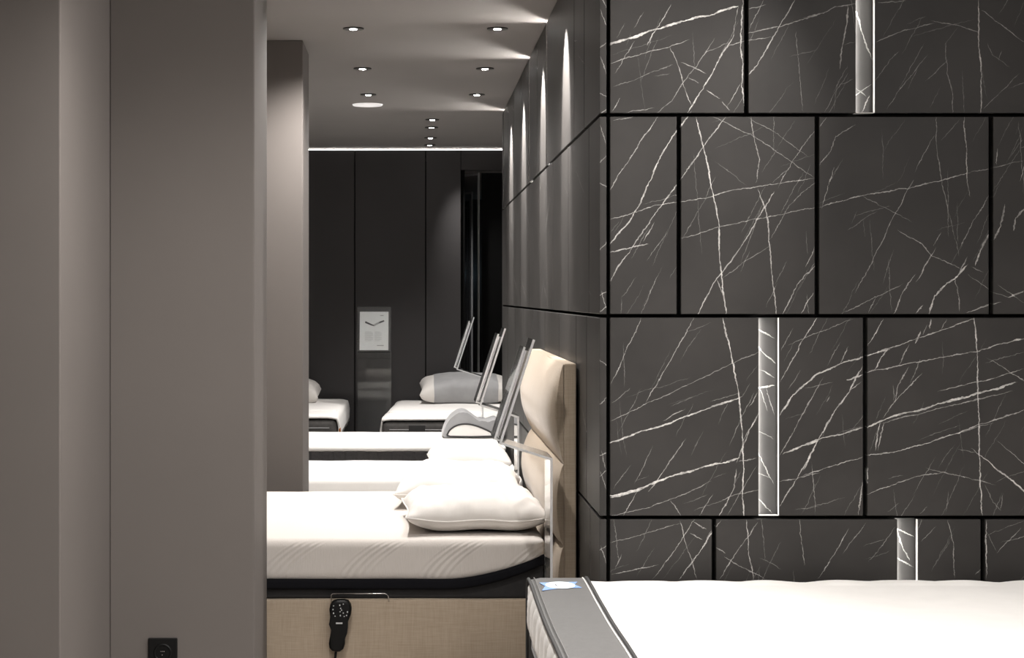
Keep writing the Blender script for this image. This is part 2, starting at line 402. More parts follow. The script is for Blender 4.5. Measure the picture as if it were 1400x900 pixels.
# ------------------------------------------------------------------ veins of the stone facing wall (width mm, strength, points in mm on the wall plane: across, up)
VEINS = [
    (6.5, 1.0, [(585,2200),(727,2249),(807,2273),(891,2292),(961,2315)]), (8.7, 0.9, [(585,2203),(638,2217),(690,2233)]), 
    (3.3, 0.7, [(699,2203),(727,2254),(765,2315)]), (2.2, 0.6, [(601,2119),(629,2161),(655,2207)]), (2.2, 0.4, [(655,2249),(685,2301)]), 
    (2.2, 0.3, [(603,2221),(629,2264)]), (2.6, 0.6, [(589,2144),(671,2172),(755,2193),(816,2214)]), 
    (2.2, 0.4, [(599,2079),(662,2098),(727,2123),(769,2140)]), (2.2, 0.3, [(720,2105),(762,2115)]), 
    (2.6, 0.6, [(765,2193),(788,2137),(802,2081),(828,2016)]), (4.4, 0.8, [(818,1999),(860,2067),(900,2137),(952,2226)]), 
    (2.2, 0.5, [(952,2226),(961,2282),(968,2315)]), (2.6, 0.5, [(730,1999),(769,2034),(821,2114),(844,2137),(891,2212)]), 
    (2.2, 0.4, [(867,2179),(909,2193),(938,2207)]), (2.6, 0.6, [(938,2198),(975,2210),(1059,2221)]), 
    (4.4, 0.8, [(982,2334),(977,2240),(973,2193),(980,2147),(977,2081),(985,2025)]), (3.3, 0.6, [(802,2147),(835,2133),(867,2115)]), 
    (2.2, 0.4, [(818,2102),(849,2084)]), (3.3, 0.6, [(872,2065),(914,2040)]), (3.3, 0.6, [(917,2030),(940,2006)]), (2.2, 0.6, [(933,2016),(975,2086)]), 
    (2.2, 0.7, [(592,2002),(617,2044)]), (2.2, 0.6, [(631,1999),(718,2011)]), (3.3, 0.5, [(996,2306),(1050,2320)]), (2.2, 0.6, [(998,2242),(1043,2334)]), 
    (3.7, 0.75, [(998,2109),(1022,2137),(1092,2259),(1136,2334)]), (3.3, 0.6, [(998,2235),(1092,2254),(1167,2278),(1209,2292)]), 
    (2.2, 0.45, [(1139,2233),(1146,2170),(1150,2100),(1160,2011)]), (2.2, 0.3, [(1122,2166),(1204,2185)]), 
    (3.5, 0.6, [(1165,2282),(1221,2296),(1259,2313),(1312,2324)]), (4.8, 0.7, [(1294,2315),(1290,2259),(1277,2198),(1270,2133)]), 
    (2.2, 0.4, [(1226,1999),(1256,2058),(1291,2109)]), (2.2, 0.3, [(1252,2006),(1266,2100)]), (2.2, 0.3, [(1280,2203),(1315,2208)]), 
    (2.8, 0.5, [(1382,2210),(1441,2235),(1488,2249),(1548,2264)]), (2.8, 0.45, [(1548,2271),(1633,2254),(1684,2238)]), 
    (3.3, 0.5, [(1385,2324),(1469,2334)]), (2.2, 0.35, [(1382,2100),(1418,2156),(1446,2179)]), 
    (2.2, 0.45, [(1413,2013),(1450,2067),(1483,2109),(1527,2165)]), (2.2, 0.4, [(1525,2091),(1595,2156)]), 
    (2.6, 0.5, [(1586,2203),(1591,2119),(1605,2053),(1609,1997)]), (4.4, 0.8, [(1684,2334),(1685,2193),(1693,2109),(1691,1997)]), 
    (2.8, 0.55, [(1698,2301),(1745,2264),(1820,2207)]), (2.2, 0.45, [(1703,2011),(1740,2048),(1799,2109)]), (2.2, 0.4, [(1745,2151),(1754,2184)]), 
    (2.2, 0.3, [(1712,2203),(1726,2170),(1773,2137)]), (4.4, 0.9, [(1326,2310),(1347,2231),(1371,2165)]), (3.5, 0.7, [(1319,2048),(1373,2086)]), 
    (3.5, 0.8, [(1326,2072),(1357,2051)]), (4.4, 0.8, [(1343,1995),(1366,2053)]), (3.1, 0.6, [(586,1767),(617,1820),(726,1985)]), 
    (4.8, 0.8, [(586,1606),(660,1697),(705,1795),(733,1859),(758,1908),(821,1992)]), 
    (2.8, 0.6, [(586,1679),(667,1701),(723,1722),(793,1732),(871,1743),(948,1767),(1089,1785),(1187,1802)]), 
    (3.9, 0.65, [(586,1500),(642,1584),(723,1701),(793,1795),(864,1897),(927,1982)]), (3.3, 0.6, [(684,1613),(716,1669)]), 
    (4.4, 0.65, [(586,1579),(646,1595),(695,1606)]), (2.2, 0.35, [(695,1556),(755,1641)]), (2.2, 0.3, [(617,1444),(663,1507)]), 
    (2.2, 0.5, [(677,1395),(730,1518)]), (2.2, 0.6, [(596,1975),(660,1987)]), 
    (4.8, 0.85, [(842,1978),(864,1897),(892,1760),(909,1669),(913,1556),(920,1500),(930,1395)]), 
    (3.7, 0.7, [(846,1398),(892,1483),(976,1599),(1032,1690),(1071,1757)]), (2.6, 0.55, [(797,1623),(906,1655),(1004,1676),(1103,1697),(1198,1717)]), 
    (2.2, 0.45, [(920,1500),(990,1556),(1060,1599)]), (2.2, 0.45, [(1067,1627),(1117,1718),(1194,1788)]), 
    (3.3, 0.55, [(1004,1985),(1015,1915),(1029,1859),(1022,1795)]), (3.9, 0.7, [(1029,1764),(1053,1697),(1060,1613),(1067,1528),(1080,1395)]), 
    (2.6, 0.45, [(899,1982),(1004,1933),(1117,1859),(1191,1806)]), (2.2, 0.4, [(1004,1978),(1082,1936),(1169,1873)]), 
    (2.6, 0.55, [(1089,1778),(1124,1845),(1194,1943)]), (2.2, 0.4, [(1071,1788),(1117,1831)]), (3.3, 0.65, [(1099,1398),(1145,1486),(1198,1542)]), 
    (3.3, 0.7, [(1155,1398),(1191,1461)]), (2.8, 0.6, [(1169,1535),(1195,1595)]), (2.2, 0.3, [(804,1627),(864,1732),(899,1802)]), 
    (2.2, 0.2, [(835,1866),(846,1725),(857,1584)]), (2.2, 0.25, [(899,1852),(990,1781)]), (2.8, 0.6, [(906,1500),(927,1444)]), 
    (2.2, 0.5, [(1211,1954),(1232,1985)]), (2.8, 0.5, [(1211,1845),(1242,1880),(1257,1926),(1313,1961)]), 
    (2.8, 0.55, [(1218,1718),(1235,1781),(1253,1831)]), (3.3, 0.7, [(1214,1718),(1285,1736),(1341,1752),(1474,1771),(1566,1795),(1650,1817)]), 
    (2.2, 0.5, [(1650,1817),(1819,1855)]), (2.8, 0.5, [(1320,1465),(1376,1570),(1432,1690),(1474,1771),(1489,1795)]), 
    (2.6, 0.5, [(1494,1822),(1552,1929)]), (2.6, 0.5, [(1557,1982),(1559,1887),(1576,1781),(1594,1711)]), 
    (2.2, 0.3, [(1594,1711),(1615,1613),(1626,1570)]), (3.3, 0.65, [(1640,1982),(1647,1894),(1650,1774)]), (2.2, 0.4, [(1650,1781),(1657,1746)]), 
    (2.2, 0.4, [(1334,1750),(1397,1717),(1478,1676)]), (2.8, 0.55, [(1450,1644),(1510,1609),(1545,1574),(1629,1532)]), 
    (2.6, 0.5, [(1629,1599),(1671,1676),(1717,1753)]), (5.5, 0.85, [(1538,1398),(1552,1451),(1587,1486),(1622,1511),(1650,1542)]), 
    (4.4, 0.6, [(1629,1521),(1650,1567)]), (6.5, 0.75, [(1675,1546),(1689,1584),(1717,1637)]), (2.8, 0.5, [(1615,1500),(1626,1444),(1626,1409)]), 
    (4.4, 0.55, [(1650,1402),(1749,1433)]), (4.4, 0.6, [(1499,1398),(1520,1423)]), (3.3, 0.6, [(1432,1398),(1453,1451),(1492,1511)]), 
    (3.3, 0.6, [(1499,1493),(1555,1595)]), (2.6, 0.5, [(1550,1602),(1573,1641)]), (2.6, 0.5, [(1281,1400),(1369,1444),(1453,1483)]), 
    (2.2, 0.35, [(1415,1556),(1425,1402)]), (2.2, 0.3, [(1397,1486),(1429,1588)]), (2.2, 0.5, [(1355,1398),(1376,1444)]), 
    (2.2, 0.3, [(1292,1648),(1383,1704)]), (2.2, 0.3, [(1573,1915),(1629,1978)]), (2.2, 0.4, [(1657,1511),(1728,1465),(1777,1447)]), 
    (2.6, 0.4, [(1664,1539),(1699,1521)]), (2.2, 0.3, [(1728,1764),(1812,1894)]), (2.6, 0.6, [(1738,1845),(1740,1894)]), 
    (6.5, 0.55, [(1731,1620),(1749,1655),(1763,1718)]), (5.5, 0.6, [(1787,1648),(1794,1683),(1820,1711)]), (4.4, 0.6, [(1773,1447),(1820,1465)]), 
    (2.2, 0.4, [(1742,1486),(1820,1430)]), (2.2, 0.4, [(1805,1964),(1811,1880),(1819,1767)]), 
    (5.7, 0.85, [(586,1012),(681,1047),(786,1079),(864,1111),(969,1146)]), (3.3, 0.6, [(744,1079),(807,1114)]), 
    (6.5, 0.95, [(586,854),(688,879),(758,910),(850,935),(920,952),(969,967)]), (6.5, 0.8, [(589,851),(646,865),(695,879)]), 
    (2.4, 0.5, [(589,1079),(695,1128),(835,1195),(948,1248),(1025,1283)]), (2.6, 0.55, [(589,1192),(625,1269),(677,1381)]), 
    (2.8, 0.6, [(695,1135),(758,1244),(832,1381)]), (4.8, 0.9, [(923,1381),(944,1290),(966,1177),(980,1044),(983,938),(980,847),(985,794)]), 
    (2.2, 0.35, [(589,1128),(646,1177)]), (3.1, 0.6, [(702,868),(737,917),(804,1016)]), (2.2, 0.45, [(660,889),(712,1002)]), 
    (2.2, 0.35, [(596,875),(646,945)]), (2.6, 0.6, [(625,794),(670,875)]), (2.6, 0.5, [(589,794),(695,819),(786,851),(878,893)]), 
    (3.5, 0.7, [(906,791),(955,875),(962,931)]), (3.3, 0.6, [(966,960),(1004,1058),(1025,1100)]), (2.8, 0.5, [(980,1016),(1024,1093)]), 
    (2.8, 0.6, [(1001,1121),(1024,1163)]), (2.2, 0.4, [(944,1012),(976,1086),(1011,1156)]), (2.6, 0.6, [(765,840),(797,794)]), 
    (2.6, 0.6, [(850,794),(892,858)]), (2.2, 0.45, [(934,794),(1022,945)]), (2.6, 0.55, [(913,840),(962,858),(1025,872)]), 
    (3.3, 0.6, [(969,956),(1022,968)]), (2.2, 0.35, [(835,812),(920,840)]), (2.2, 0.4, [(976,1163),(885,1135)]), (2.2, 0.3, [(909,1068),(937,1135)]), 
    (2.2, 0.25, [(828,974),(864,1051)]), (3.5, 0.65, [(1096,1202),(1159,1318),(1201,1381)]), (2.6, 0.4, [(1092,1286),(1131,1353)]), 
    (2.4, 0.4, [(1117,1304),(1209,1343)]), (5.7, 0.8, [(1092,1097),(1131,1153),(1180,1199),(1209,1220)]), (3.3, 0.5, [(1092,974),(1138,1058),(1201,1170)]), 
    (6.5, 0.85, [(1106,981),(1159,1002),(1205,1016)]), (3.9, 0.7, [(1092,826),(1145,910),(1201,1009)]), (2.6, 0.55, [(1092,895),(1145,907),(1205,923)]), 
    (2.2, 0.35, [(1187,945),(1198,805)]), (2.2, 0.3, [(1138,812),(1209,822)]), (2.2, 0.35, [(1117,1170),(1152,1227)]), 
    (4.4, 0.8, [(1029,1353),(1083,1322)]), (4.4, 0.9, [(1029,1304),(1046,1283),(1083,1251)]), (4.8, 0.8, [(1039,1230),(1083,1206)]), 
    (6.5, 1.0, [(1029,1174),(1083,1181)]), (2.8, 0.6, [(1039,1177),(1060,1107)]), (3.5, 0.8, [(1057,1174),(1082,1093)]), 
    (2.8, 0.6, [(1036,1044),(1082,1019)]), (3.5, 0.8, [(1029,991),(1078,886)]), (2.8, 0.6, [(1029,921),(1075,900)]), (2.8, 0.6, [(1029,847),(1075,798)]), 
    (4.8, 0.8, [(1165,1185),(1193,1209),(1271,1248),(1376,1279),(1418,1290)]), (3.3, 0.7, [(1376,1279),(1496,1322),(1587,1353),(1668,1381)]), 
    (2.2, 0.45, [(1165,1325),(1309,1381)]), (3.3, 0.65, [(1165,1325),(1200,1381)]), (2.2, 0.4, [(1235,1244),(1271,1311)]), 
    (3.3, 0.6, [(1271,1248),(1295,1301)]), (2.2, 0.5, [(1165,1107),(1221,1206)]), (4.8, 0.8, [(1165,938),(1207,1023),(1257,1107),(1299,1167),(1334,1234)]), 
    (5.2, 0.75, [(1165,1007),(1221,1026),(1285,1040),(1337,1057)]), (5.7, 0.85, [(1292,1200),(1337,1214)]), (2.8, 0.6, [(1299,1167),(1334,1195)]), 
    (3.3, 0.5, [(1228,1135),(1239,1153)]), (2.8, 0.65, [(1165,916),(1221,935),(1337,970)]), (2.2, 0.3, [(1186,952),(1199,798)]), 
    (2.2, 0.3, [(1176,819),(1285,847)]), (4.4, 0.7, [(1325,798),(1337,896)]), (2.2, 0.35, [(1165,1174),(1249,1192)]), 
    (3.5, 0.75, [(1354,1301),(1401,1381)]), (4.4, 0.7, [(1351,1220),(1376,1230),(1397,1269),(1415,1293)]), 
    (3.3, 0.65, [(1376,1227),(1482,1251),(1562,1267),(1678,1286),(1819,1325)]), (5.5, 0.8, [(1787,1318),(1812,1325)]), 
    (6.5, 0.8, [(1351,1058),(1404,1083),(1482,1104),(1559,1125),(1643,1149),(1714,1167),(1791,1192)]), (3.3, 0.5, [(1404,1072),(1552,1111),(1770,1163)]), 
    (7.6, 0.9, [(1601,1139),(1664,1153)]), (2.8, 0.6, [(1569,1167),(1657,1188),(1728,1202)]), (2.6, 0.6, [(1728,1202),(1819,1234)]), 
    (3.5, 0.7, [(1351,974),(1446,988),(1531,1012),(1615,1040),(1685,1065),(1819,1111)]), (2.6, 0.5, [(1580,1030),(1728,1072)]), 
    (4.4, 0.8, [(1376,988),(1390,1072)]), (3.5, 0.7, [(1384,988),(1401,1072)]), (2.8, 0.6, [(1401,1093),(1446,1149),(1510,1213)]), 
    (3.5, 0.55, [(1436,1135),(1443,1177),(1474,1234)]), (2.2, 0.4, [(1429,1185),(1432,1135)]), (2.6, 0.5, [(1482,1192),(1510,1262)]), 
    (3.5, 0.5, [(1446,1244),(1478,1304)]), (6.5, 0.7, [(1496,1308),(1510,1346)]), (3.3, 0.5, [(1517,1336),(1531,1364)]), 
    (4.4, 0.6, [(1538,1353),(1545,1381)]), (2.2, 0.5, [(1573,1350),(1587,1381)]), (4.4, 0.8, [(1673,1381),(1680,1269),(1684,1114),(1687,960),(1694,798)]), 
    (2.8, 0.55, [(1351,858),(1432,889),(1489,910),(1573,924)]), (2.6, 0.45, [(1538,935),(1643,910),(1728,889)]), 
    (2.8, 0.55, [(1696,967),(1749,924),(1819,870)]), (4.4, 0.7, [(1351,882),(1354,938)]), (2.2, 0.4, [(1415,907),(1460,914)]), 
    (2.2, 0.35, [(1587,805),(1594,868)]), (2.2, 0.35, [(1707,882),(1728,833),(1749,812)]), (2.2, 0.4, [(1749,812),(1756,861)]), 
    (2.2, 0.35, [(1622,995),(1678,981)]), (2.2, 0.4, [(1707,1251),(1819,1283)]), (2.2, 0.3, [(1415,805),(1446,833)]), (2.2, 0.35, [(1510,798),(1531,822)]), 
    (2.2, 0.45, [(590,716),(681,739),(789,770)]), (2.6, 0.6, [(717,612),(789,707),(834,779)]), (2.6, 0.55, [(794,775),(812,707),(843,612)]), 
    (3.9, 0.75, [(798,612),(852,689),(911,775)]), (3.1, 0.6, [(825,743),(861,725)]), (3.1, 0.6, [(834,775),(871,754)]), (3.1, 0.6, [(590,621),(726,648)]), 
    (2.2, 0.5, [(599,635),(622,680)]), (3.3, 0.6, [(902,702),(929,684)]), (2.8, 0.5, [(929,671),(974,644),(1042,609)]), 
    (2.8, 0.6, [(916,612),(970,698),(1024,770)]), (3.3, 0.7, [(993,779),(997,689),(1013,612)]), (2.6, 0.5, [(1151,779),(1158,716),(1164,653)]), 
    (2.6, 0.6, [(1209,612),(1255,680),(1295,752)]), (2.2, 0.5, [(1277,680),(1350,775)]), (2.2, 0.5, [(1359,657),(1435,761)]), 
    (2.2, 0.3, [(1033,671),(1096,635)]), (2.2, 0.4, [(1512,720),(1557,761)]), (2.6, 0.5, [(1594,779),(1607,716),(1613,617)]), 
    (3.9, 0.7, [(1707,779),(1707,612)]), (2.6, 0.5, [(1738,684),(1811,757)]), (2.2, 0.35, [(1711,743),(1738,689)]), (2.2, 0.4, [(1675,617),(1693,635)]), 
    (4.4, 0.9, [(1444,752),(1499,730)]), (4.4, 0.9, [(1444,666),(1499,636)]), (4.4, 0.8, [(1449,748),(1467,689),(1485,657)]), 
]

WALL_Y = 5.5
SIDE_X = 0.554
CEIL = 2.60
ROWS = [0.0, 0.189, 0.789, 1.391, 1.991, 2.594]
GAP = 0.0055

def face_segs(x0, x1, z0, z1):
    """segments of the traced veins that cross a rectangle of the facing wall"""
    out = []
    for w, s, pts in VEINS:
        for i in range(len(pts) - 1):
            a = Vector((pts[i][0] / 1000, 0, pts[i][1] / 1000)); b = Vector((pts[i + 1][0] / 1000, 0, pts[i + 1][1] / 1000))
            if max(a.x, b.x) < x0 - 0.01 or min(a.x, b.x) > x1 + 0.01 or max(a.z, b.z) < z0 - 0.01 or min(a.z, b.z) > z1 + 0.01: continue
            d = (b - a); ln = d.length
            if ln < 0.002: continue
            d.normalize()
            ext = 1.22 if len(pts) > 2 else 1.06
            out.append(((a + b) / 2, d, Vector((-d.z, 0, d.x)), ln / 2 * ext, w / 2000 * 0.88, s ** 1.3))
    return out

def random_segs(axis, lo, hi, z0, z1, n, rng):
    """veins for stone that no line was traced on; axis 0: wall runs along X, 1: along Y"""
    out = []
    for i in range(n):
        ang = rng.choice((1.05, 1.15, 0.25, 0.3, 1.62, 2.55)) + rng.uniform(-0.12, 0.12)
        c = rng.uniform(lo, hi); z = rng.uniform(z0, z1)
        dh, dz = math.cos(ang), math.sin(ang)
        half = rng.uniform(0.05, 0.3)
        w = rng.choice((0.001, 0.0012, 0.0016, 0.0024)); s = rng.uniform(0.3, 0.8)
        if axis == 0: out.append((Vector((c, 0, z)), Vector((dh, 0, dz)), Vector((-dz, 0, dh)), half, w, s))
        else: out.append((Vector((0, c, z)), Vector((0, dh, dz)), Vector((0, -dz, dh)), half, w, s))
    return out

def faint_segs(x0, x1, z0, z1, rng):
    """hairline veins between the main ones, mostly slanting"""
    out = []
    for i in range(int(4 + 60 * (x1 - x0) * (z1 - z0))):
        ang = rng.choice((1.08, 1.1, 1.0, 1.12, 0.35, 1.65)) + rng.uniform(-0.1, 0.1)
        d = Vector((math.cos(ang), 0, math.sin(ang)))
        out.append((Vector((rng.uniform(x0, x1), 0, rng.uniform(z0, z1))), d, Vector((-d.z, 0, d.x)), rng.uniform(0.02, 0.11), rng.uniform(0.0006, 0.001), rng.uniform(0.10, 0.26)))
    return out

# ------------------------------------------------------------------ the room shell
tag(box('floor', -4.0, 4.0, -2.5, 22.0, -0.1, 0.0, M['floor']), 'grey floor under the beds', kind='structure')
tag(box('ceiling', -4.0, 4.0, -2.5, 22.0, CEIL, CEIL + 0.1, M['ceiling']), 'pale grey ceiling with recessed downlights', kind='structure')
tag(box('wall_rear', -4.0, 4.0, -2.6, -2.5, 0, CEIL, M['shell']), kind='structure')
tag(box('wall_left', -4.1, -4.0, -2.5, 22.0, 0, CEIL, M['shell']), kind='structure')
tag(box('wall_right', 4.0, 4.1, -2.5, 22.0, 0, CEIL, M['shell']), kind='structure')

# taupe plaster piers on the left: a wide near one, a narrower one stepping back, a column further off
tag(box('wall_left_pier', -2.4, -0.953, 4.97, 6.26, 0, CEIL, M['plaster'], bevel=0.004, seg=2), 'taupe plaster pier standing nearest, its lit side facing the beds', kind='structure')
tag(box('wall_left_pillar', -0.953, -0.4995, 5.775, 6.26, 0, CEIL, M['plaster'], bevel=0.004, seg=2), 'taupe plaster pillar with a black socket', kind='structure')
tag(box('wall_left_column', -0.95, -0.4995, 8.283, 8.756, 0, CEIL, M['plaster'], bevel=0.004, seg=2), 'taupe plaster column between the beds', kind='structure')

# ------------------------------------------------------------------ facing stone wall
wf = tag(box('wall_front', SIDE_X + 0.026, 4.0, WALL_Y + 0.040, WALL_Y + 0.2, 0, CEIL, M['black'], origin=(2.0, WALL_Y, 0)), 'dark veined stone panel wall facing the room', kind='structure')
X0 = 0.585
FACE = {   # joints ('j') and lit slots ('s': both edges) of every course, from the corner outwards
    4: [('j', 0.991), ('s', 1.318, 1.375), ('j', 1.983), ('j', 2.387)],
    3: [('j', 0.790), ('j', 1.202), ('j', 1.721), ('j', 2.169)],
    2: [('s', 1.028, 1.089), ('j', 1.346), ('j', 1.933), ('j', 2.343)],
    1: [('j', 0.895), ('s', 1.442, 1.503), ('j', 1.697), ('j', 2.234)],
    0: [('j', 1.078), ('j', 1.580), ('j', 2.038)],
}
rng = random.Random(3)
def stone_tile(x0, x1, y0, y1, z0, z1, mat, parent, bevel=0.0012):
    return box('tile', x0, x1, y0, y1, z0, z1, mat, parent, bevel=bevel, seg=1)
for r, items in FACE.items():
    z0, z1 = ROWS[r] + GAP, ROWS[r + 1] - GAP
    if r == 4: z1 = ROWS[5]
    cur = X0
    edges = []
    for it in items + [('e',)]:
        if it[0] == 'j':
            e = it[1]; edges.append((cur, e - 0.0065)); cur = e + 0.0065
        elif it[0] == 's':
            a, b = it[1], it[2]; edges.append((cur, a)); edges.append(('slot', a, b)); cur = b
        else:
            edges.append((cur, 3.9))
    for ed in edges:
        if ed[0] == 'slot':
            _, a, b = ed
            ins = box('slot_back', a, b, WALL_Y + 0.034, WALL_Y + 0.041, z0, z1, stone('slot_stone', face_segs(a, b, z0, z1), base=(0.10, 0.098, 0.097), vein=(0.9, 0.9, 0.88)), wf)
            ins['label'] = 'lit veined stone set back in a narrow slot'
            st = box('led_strip', a + 0.0002, a + 0.0030, WALL_Y + 0.024, WALL_Y + 0.033, z0 + 0.003, z1 - 0.003, M['led'], ins)
            st['label'] = 'light strip hidden in the slot'
            box('slot_trim', b - 0.0014, b - 0.0001, WALL_Y + 0.0005, WALL_Y + 0.016, z0 + 0.002, z1, M['whiteplastic'], ins)['label'] = 'white edge trim'
            box('slot_trim', a + 0.0005, b - 0.0015, WALL_Y + 0.0005, WALL_Y + 0.022, z0, z0 + 0.0018, M['whiteplastic'], ins)['label'] = 'white edge trim'
        else:
            a, b = ed
            sg = face_segs(a, b, z0, z1)
            if a > 1.82 or r == 0: sg = random_segs(0, a, min(b, a + 0.7), z0, z1, 14, rng)
            elif b > 1.85: sg = sg + random_segs(0, 1.85, b, z0, z1, 6, rng)
            if a <= 1.82 and r > 0: sg = sg + faint_segs(a, min(b, 1.85), z0, z1, rng)
            stone_tile(a, b, WALL_Y, WALL_Y + 0.033, z0, z1, stone('veined_stone', sg), wf)

# ------------------------------------------------------------------ passage stone wall, running away from the corner
SIDE_END = 11.6
ws = tag(box('wall_passage', SIDE_X + 0.038, SIDE_X + 0.2, WALL_Y + 0.2, SIDE_END - 0.02, 0, CEIL, M['black'], origin=(SIDE_X, 8.5, 0)), 'dark stone panel wall running along the bed heads', kind='structure')
box('end_cap', SIDE_X + 0.001, SIDE_X + 0.2, SIDE_END - 0.019, SIDE_END, 0, CEIL - 0.004, M['darkwall'], ws)
SW = 0.057
SIDE = {
    4: [('j', 6.0), ('j', 6.38), ('s', 7.69), ('j', 8.30), ('s', 8.86), ('j', 9.55), ('j', 10.25), ('j', 10.85), ('s', 11.36)],
    3: [('j', 5.84), ('j', 6.62), ('j', 7.35), ('j', 8.10), ('j', 8.85), ('j', 9.6), ('j', 10.3), ('j', 11.0)],
    2: [('j', 5.92), ('j', 6.30), ('j', 7.04), ('j', 7.80), ('j', 8.60), ('j', 9.35), ('j', 10.1), ('j', 10.9)],
    1: [('j', 5.80), ('j', 6.55), ('j', 7.30), ('j', 8.05), ('j', 8.8), ('j', 9.5), ('j', 10.3), ('j', 11.0)],
    0: [('j', 6.2), ('j', 7.0), ('j', 7.8), ('j', 8.6), ('j', 9.4), ('j', 10.2), ('j', 11.0)],
}
side_stones = []
for q in range(6):
    side_stones.append(stone('veined_stone_passage', random_segs(1, 5.5, 11.6, 0.0, 2.6, 60, rng)[:60], vein=(0.42, 0.41, 0.39)))
corner_segs = random_segs(1, 5.5, 5.9, 0.1, 2.6, 7, rng)
corner_segs += [(Vector((0.565, 0, z)), Vector((math.cos(a), 0, math.sin(a))), Vector((-math.sin(a), 0, math.cos(a))), 0.03, 0.0012, 0.42)
                for z, a in ((2.33, 2.0), (2.28, 1.9), (2.20, 0.6), (2.14, 1.85), (2.05, 2.7), (2.0, 0.7), (1.93, 1.9), (1.86, 0.8), (1.78, 2.7), (1.60, 0.8), (1.46, 0.5), (1.44, 1.85), (1.41, 0.7), (1.25, 2.6), (1.14, 0.8), (0.98, 0.4), (0.96, 1.8), (0.92, 0.8), (0.90, 1.9), (0.70, 0.5), (0.68, 1.85))]
corner_stone = stone('veined_stone_corner', corner_segs)
for r, items in SIDE.items():
    z0, z1 = ROWS[r] + GAP, ROWS[r + 1] - GAP
    if r == 4: z1 = ROWS[5]
    cur = WALL_Y
    edges = []
    for it in items + [('e',)]:
        if it[0] == 'j':
            edges.append((cur, it[1] - 0.005)); cur = it[1] + 0.005
        elif it[0] == 's':
            edges.append((cur, it[1])); edges.append(('slot', it[1], it[1] + SW)); cur = it[1] + SW
        else:
            edges.append((cur, SIDE_END - 0.021))
    for k, ed in enumerate(edges):
        if ed[0] == 'slot':
            _, a, b = ed
            ins = box('slot_back', SIDE_X + 0.033, SIDE_X + 0.039, a, b, z0, z1, side_stones[0], ws)
            box('led_strip', SIDE_X + 0.019, SIDE_X + 0.031, b - 0.0032, b - 0.0002, z0 + 0.003, z1 - 0.002, M['ledup'], ins)
            for s_, e_ in ((a - 0.004, a - 0.0), (b, b + 0.004)):   # returns closing the cavity behind the tiles
                box('slot_return', SIDE_X + 0.0205, SIDE_X + 0.038, s_, e_, z0, z1, M['black'], ins)
        else:
            y0_ = ed[0]
            if k == 0:      # the corner tile shows its veined end to the room
                stone_tile(SIDE_X, SIDE_X + 0.020, y0_, y0_ + 0.005, z0, z1, corner_stone, ws, 0.0006).name = 'tile_edge'
                y0_ += 0.005
            stone_tile(SIDE_X, SIDE_X + 0.020, y0_, ed[1], z0, z1, side_stones[(k + r) % 6], ws)

# ------------------------------------------------------------------ far wall with a cove, and the opening on its right
BACK = 14.35
wb = tag(box('wall_back', -4.0, 0.36, BACK + 0.10, BACK + 0.2, 0, CEIL, M['darkwall'], origin=(-1, BACK, 0)), 'charcoal panelled far wall under a lit cove', kind='structure')
for a, b in ((-3.9, -2.2), (-2.19, -1.2), (-1.19, -0.465), (-0.457, 0.087), (0.095, 0.364)):
    box('wall_panel', a, b, BACK, BACK + 0.03, 0, 2.588, M['darkwall'], wb, bevel=0.002, seg=1)
for c in (-2.195, -1.195, -0.461, 0.091, 0.366):  # dark strips added to stop cove light leaking through the joints
    box('joint_light_stop', c - 0.03, c + 0.03, BACK + 0.031, BACK + 0.036, 0, 2.584, M['black'], wb)
box('cove_light_stop', -3.9, 0.36, BACK + 0.031, BACK + 0.099, 2.50, 2.53, M['darkwall'], wb)  # hidden blocker added to keep cove light from falling behind the panels
box('cove_strip', -3.9, 0.36, BACK + 0.004, BACK + 0.014, 2.588, 2.592, M['cove'], wb)
hd = tag(box('wall_back_header', 0.368, 2.2, BACK, BACK + 0.03, 2.435, 2.588, M['darkwall'], origin=(1, BACK, 2.435)), 'dark header panel over the opening', kind='structure')
box('cove_strip', 0.37, 2.2, BACK + 0.004, BACK + 0.014, 2.588, 2.592, M['cove'], hd)
tag(box('wall_back_soffit', 0.368, 2.2, BACK + 0.031, BACK + 0.2, 2.435, 2.46, M['darkwall'], origin=(1, BACK + 0.1, 2.435)), kind='structure')
tag(box('wall_alcove', 2.2, 2.3, SIDE_END, 22.0, 0, CEIL, M['darkwall']), kind='structure')
tag(box('wall_alcove_front', SIDE_X + 0.201, 2.2, SIDE_END - 0.1, SIDE_END, 0, CEIL, M['darkwall']), kind='structure')
dr = tag(box('door_1', 0.536, 2.2, BACK + 0.30, BACK + 0.34, 0.0, 2.43, M['black'], origin=(1.3, BACK + 0.3, 0)), 'black door panel in the opening past the stone wall', kind='structure')
tag(box('wall_corridor', 0.10, 0.20, BACK + 0.21, 21.9, 0, CEIL, M['darkwall']), kind='structure')
tag(box('wall_corridor_end', -0.2, 2.2, 21.9, 22.0, 0, CEIL, M['darkwall']), kind='structure')
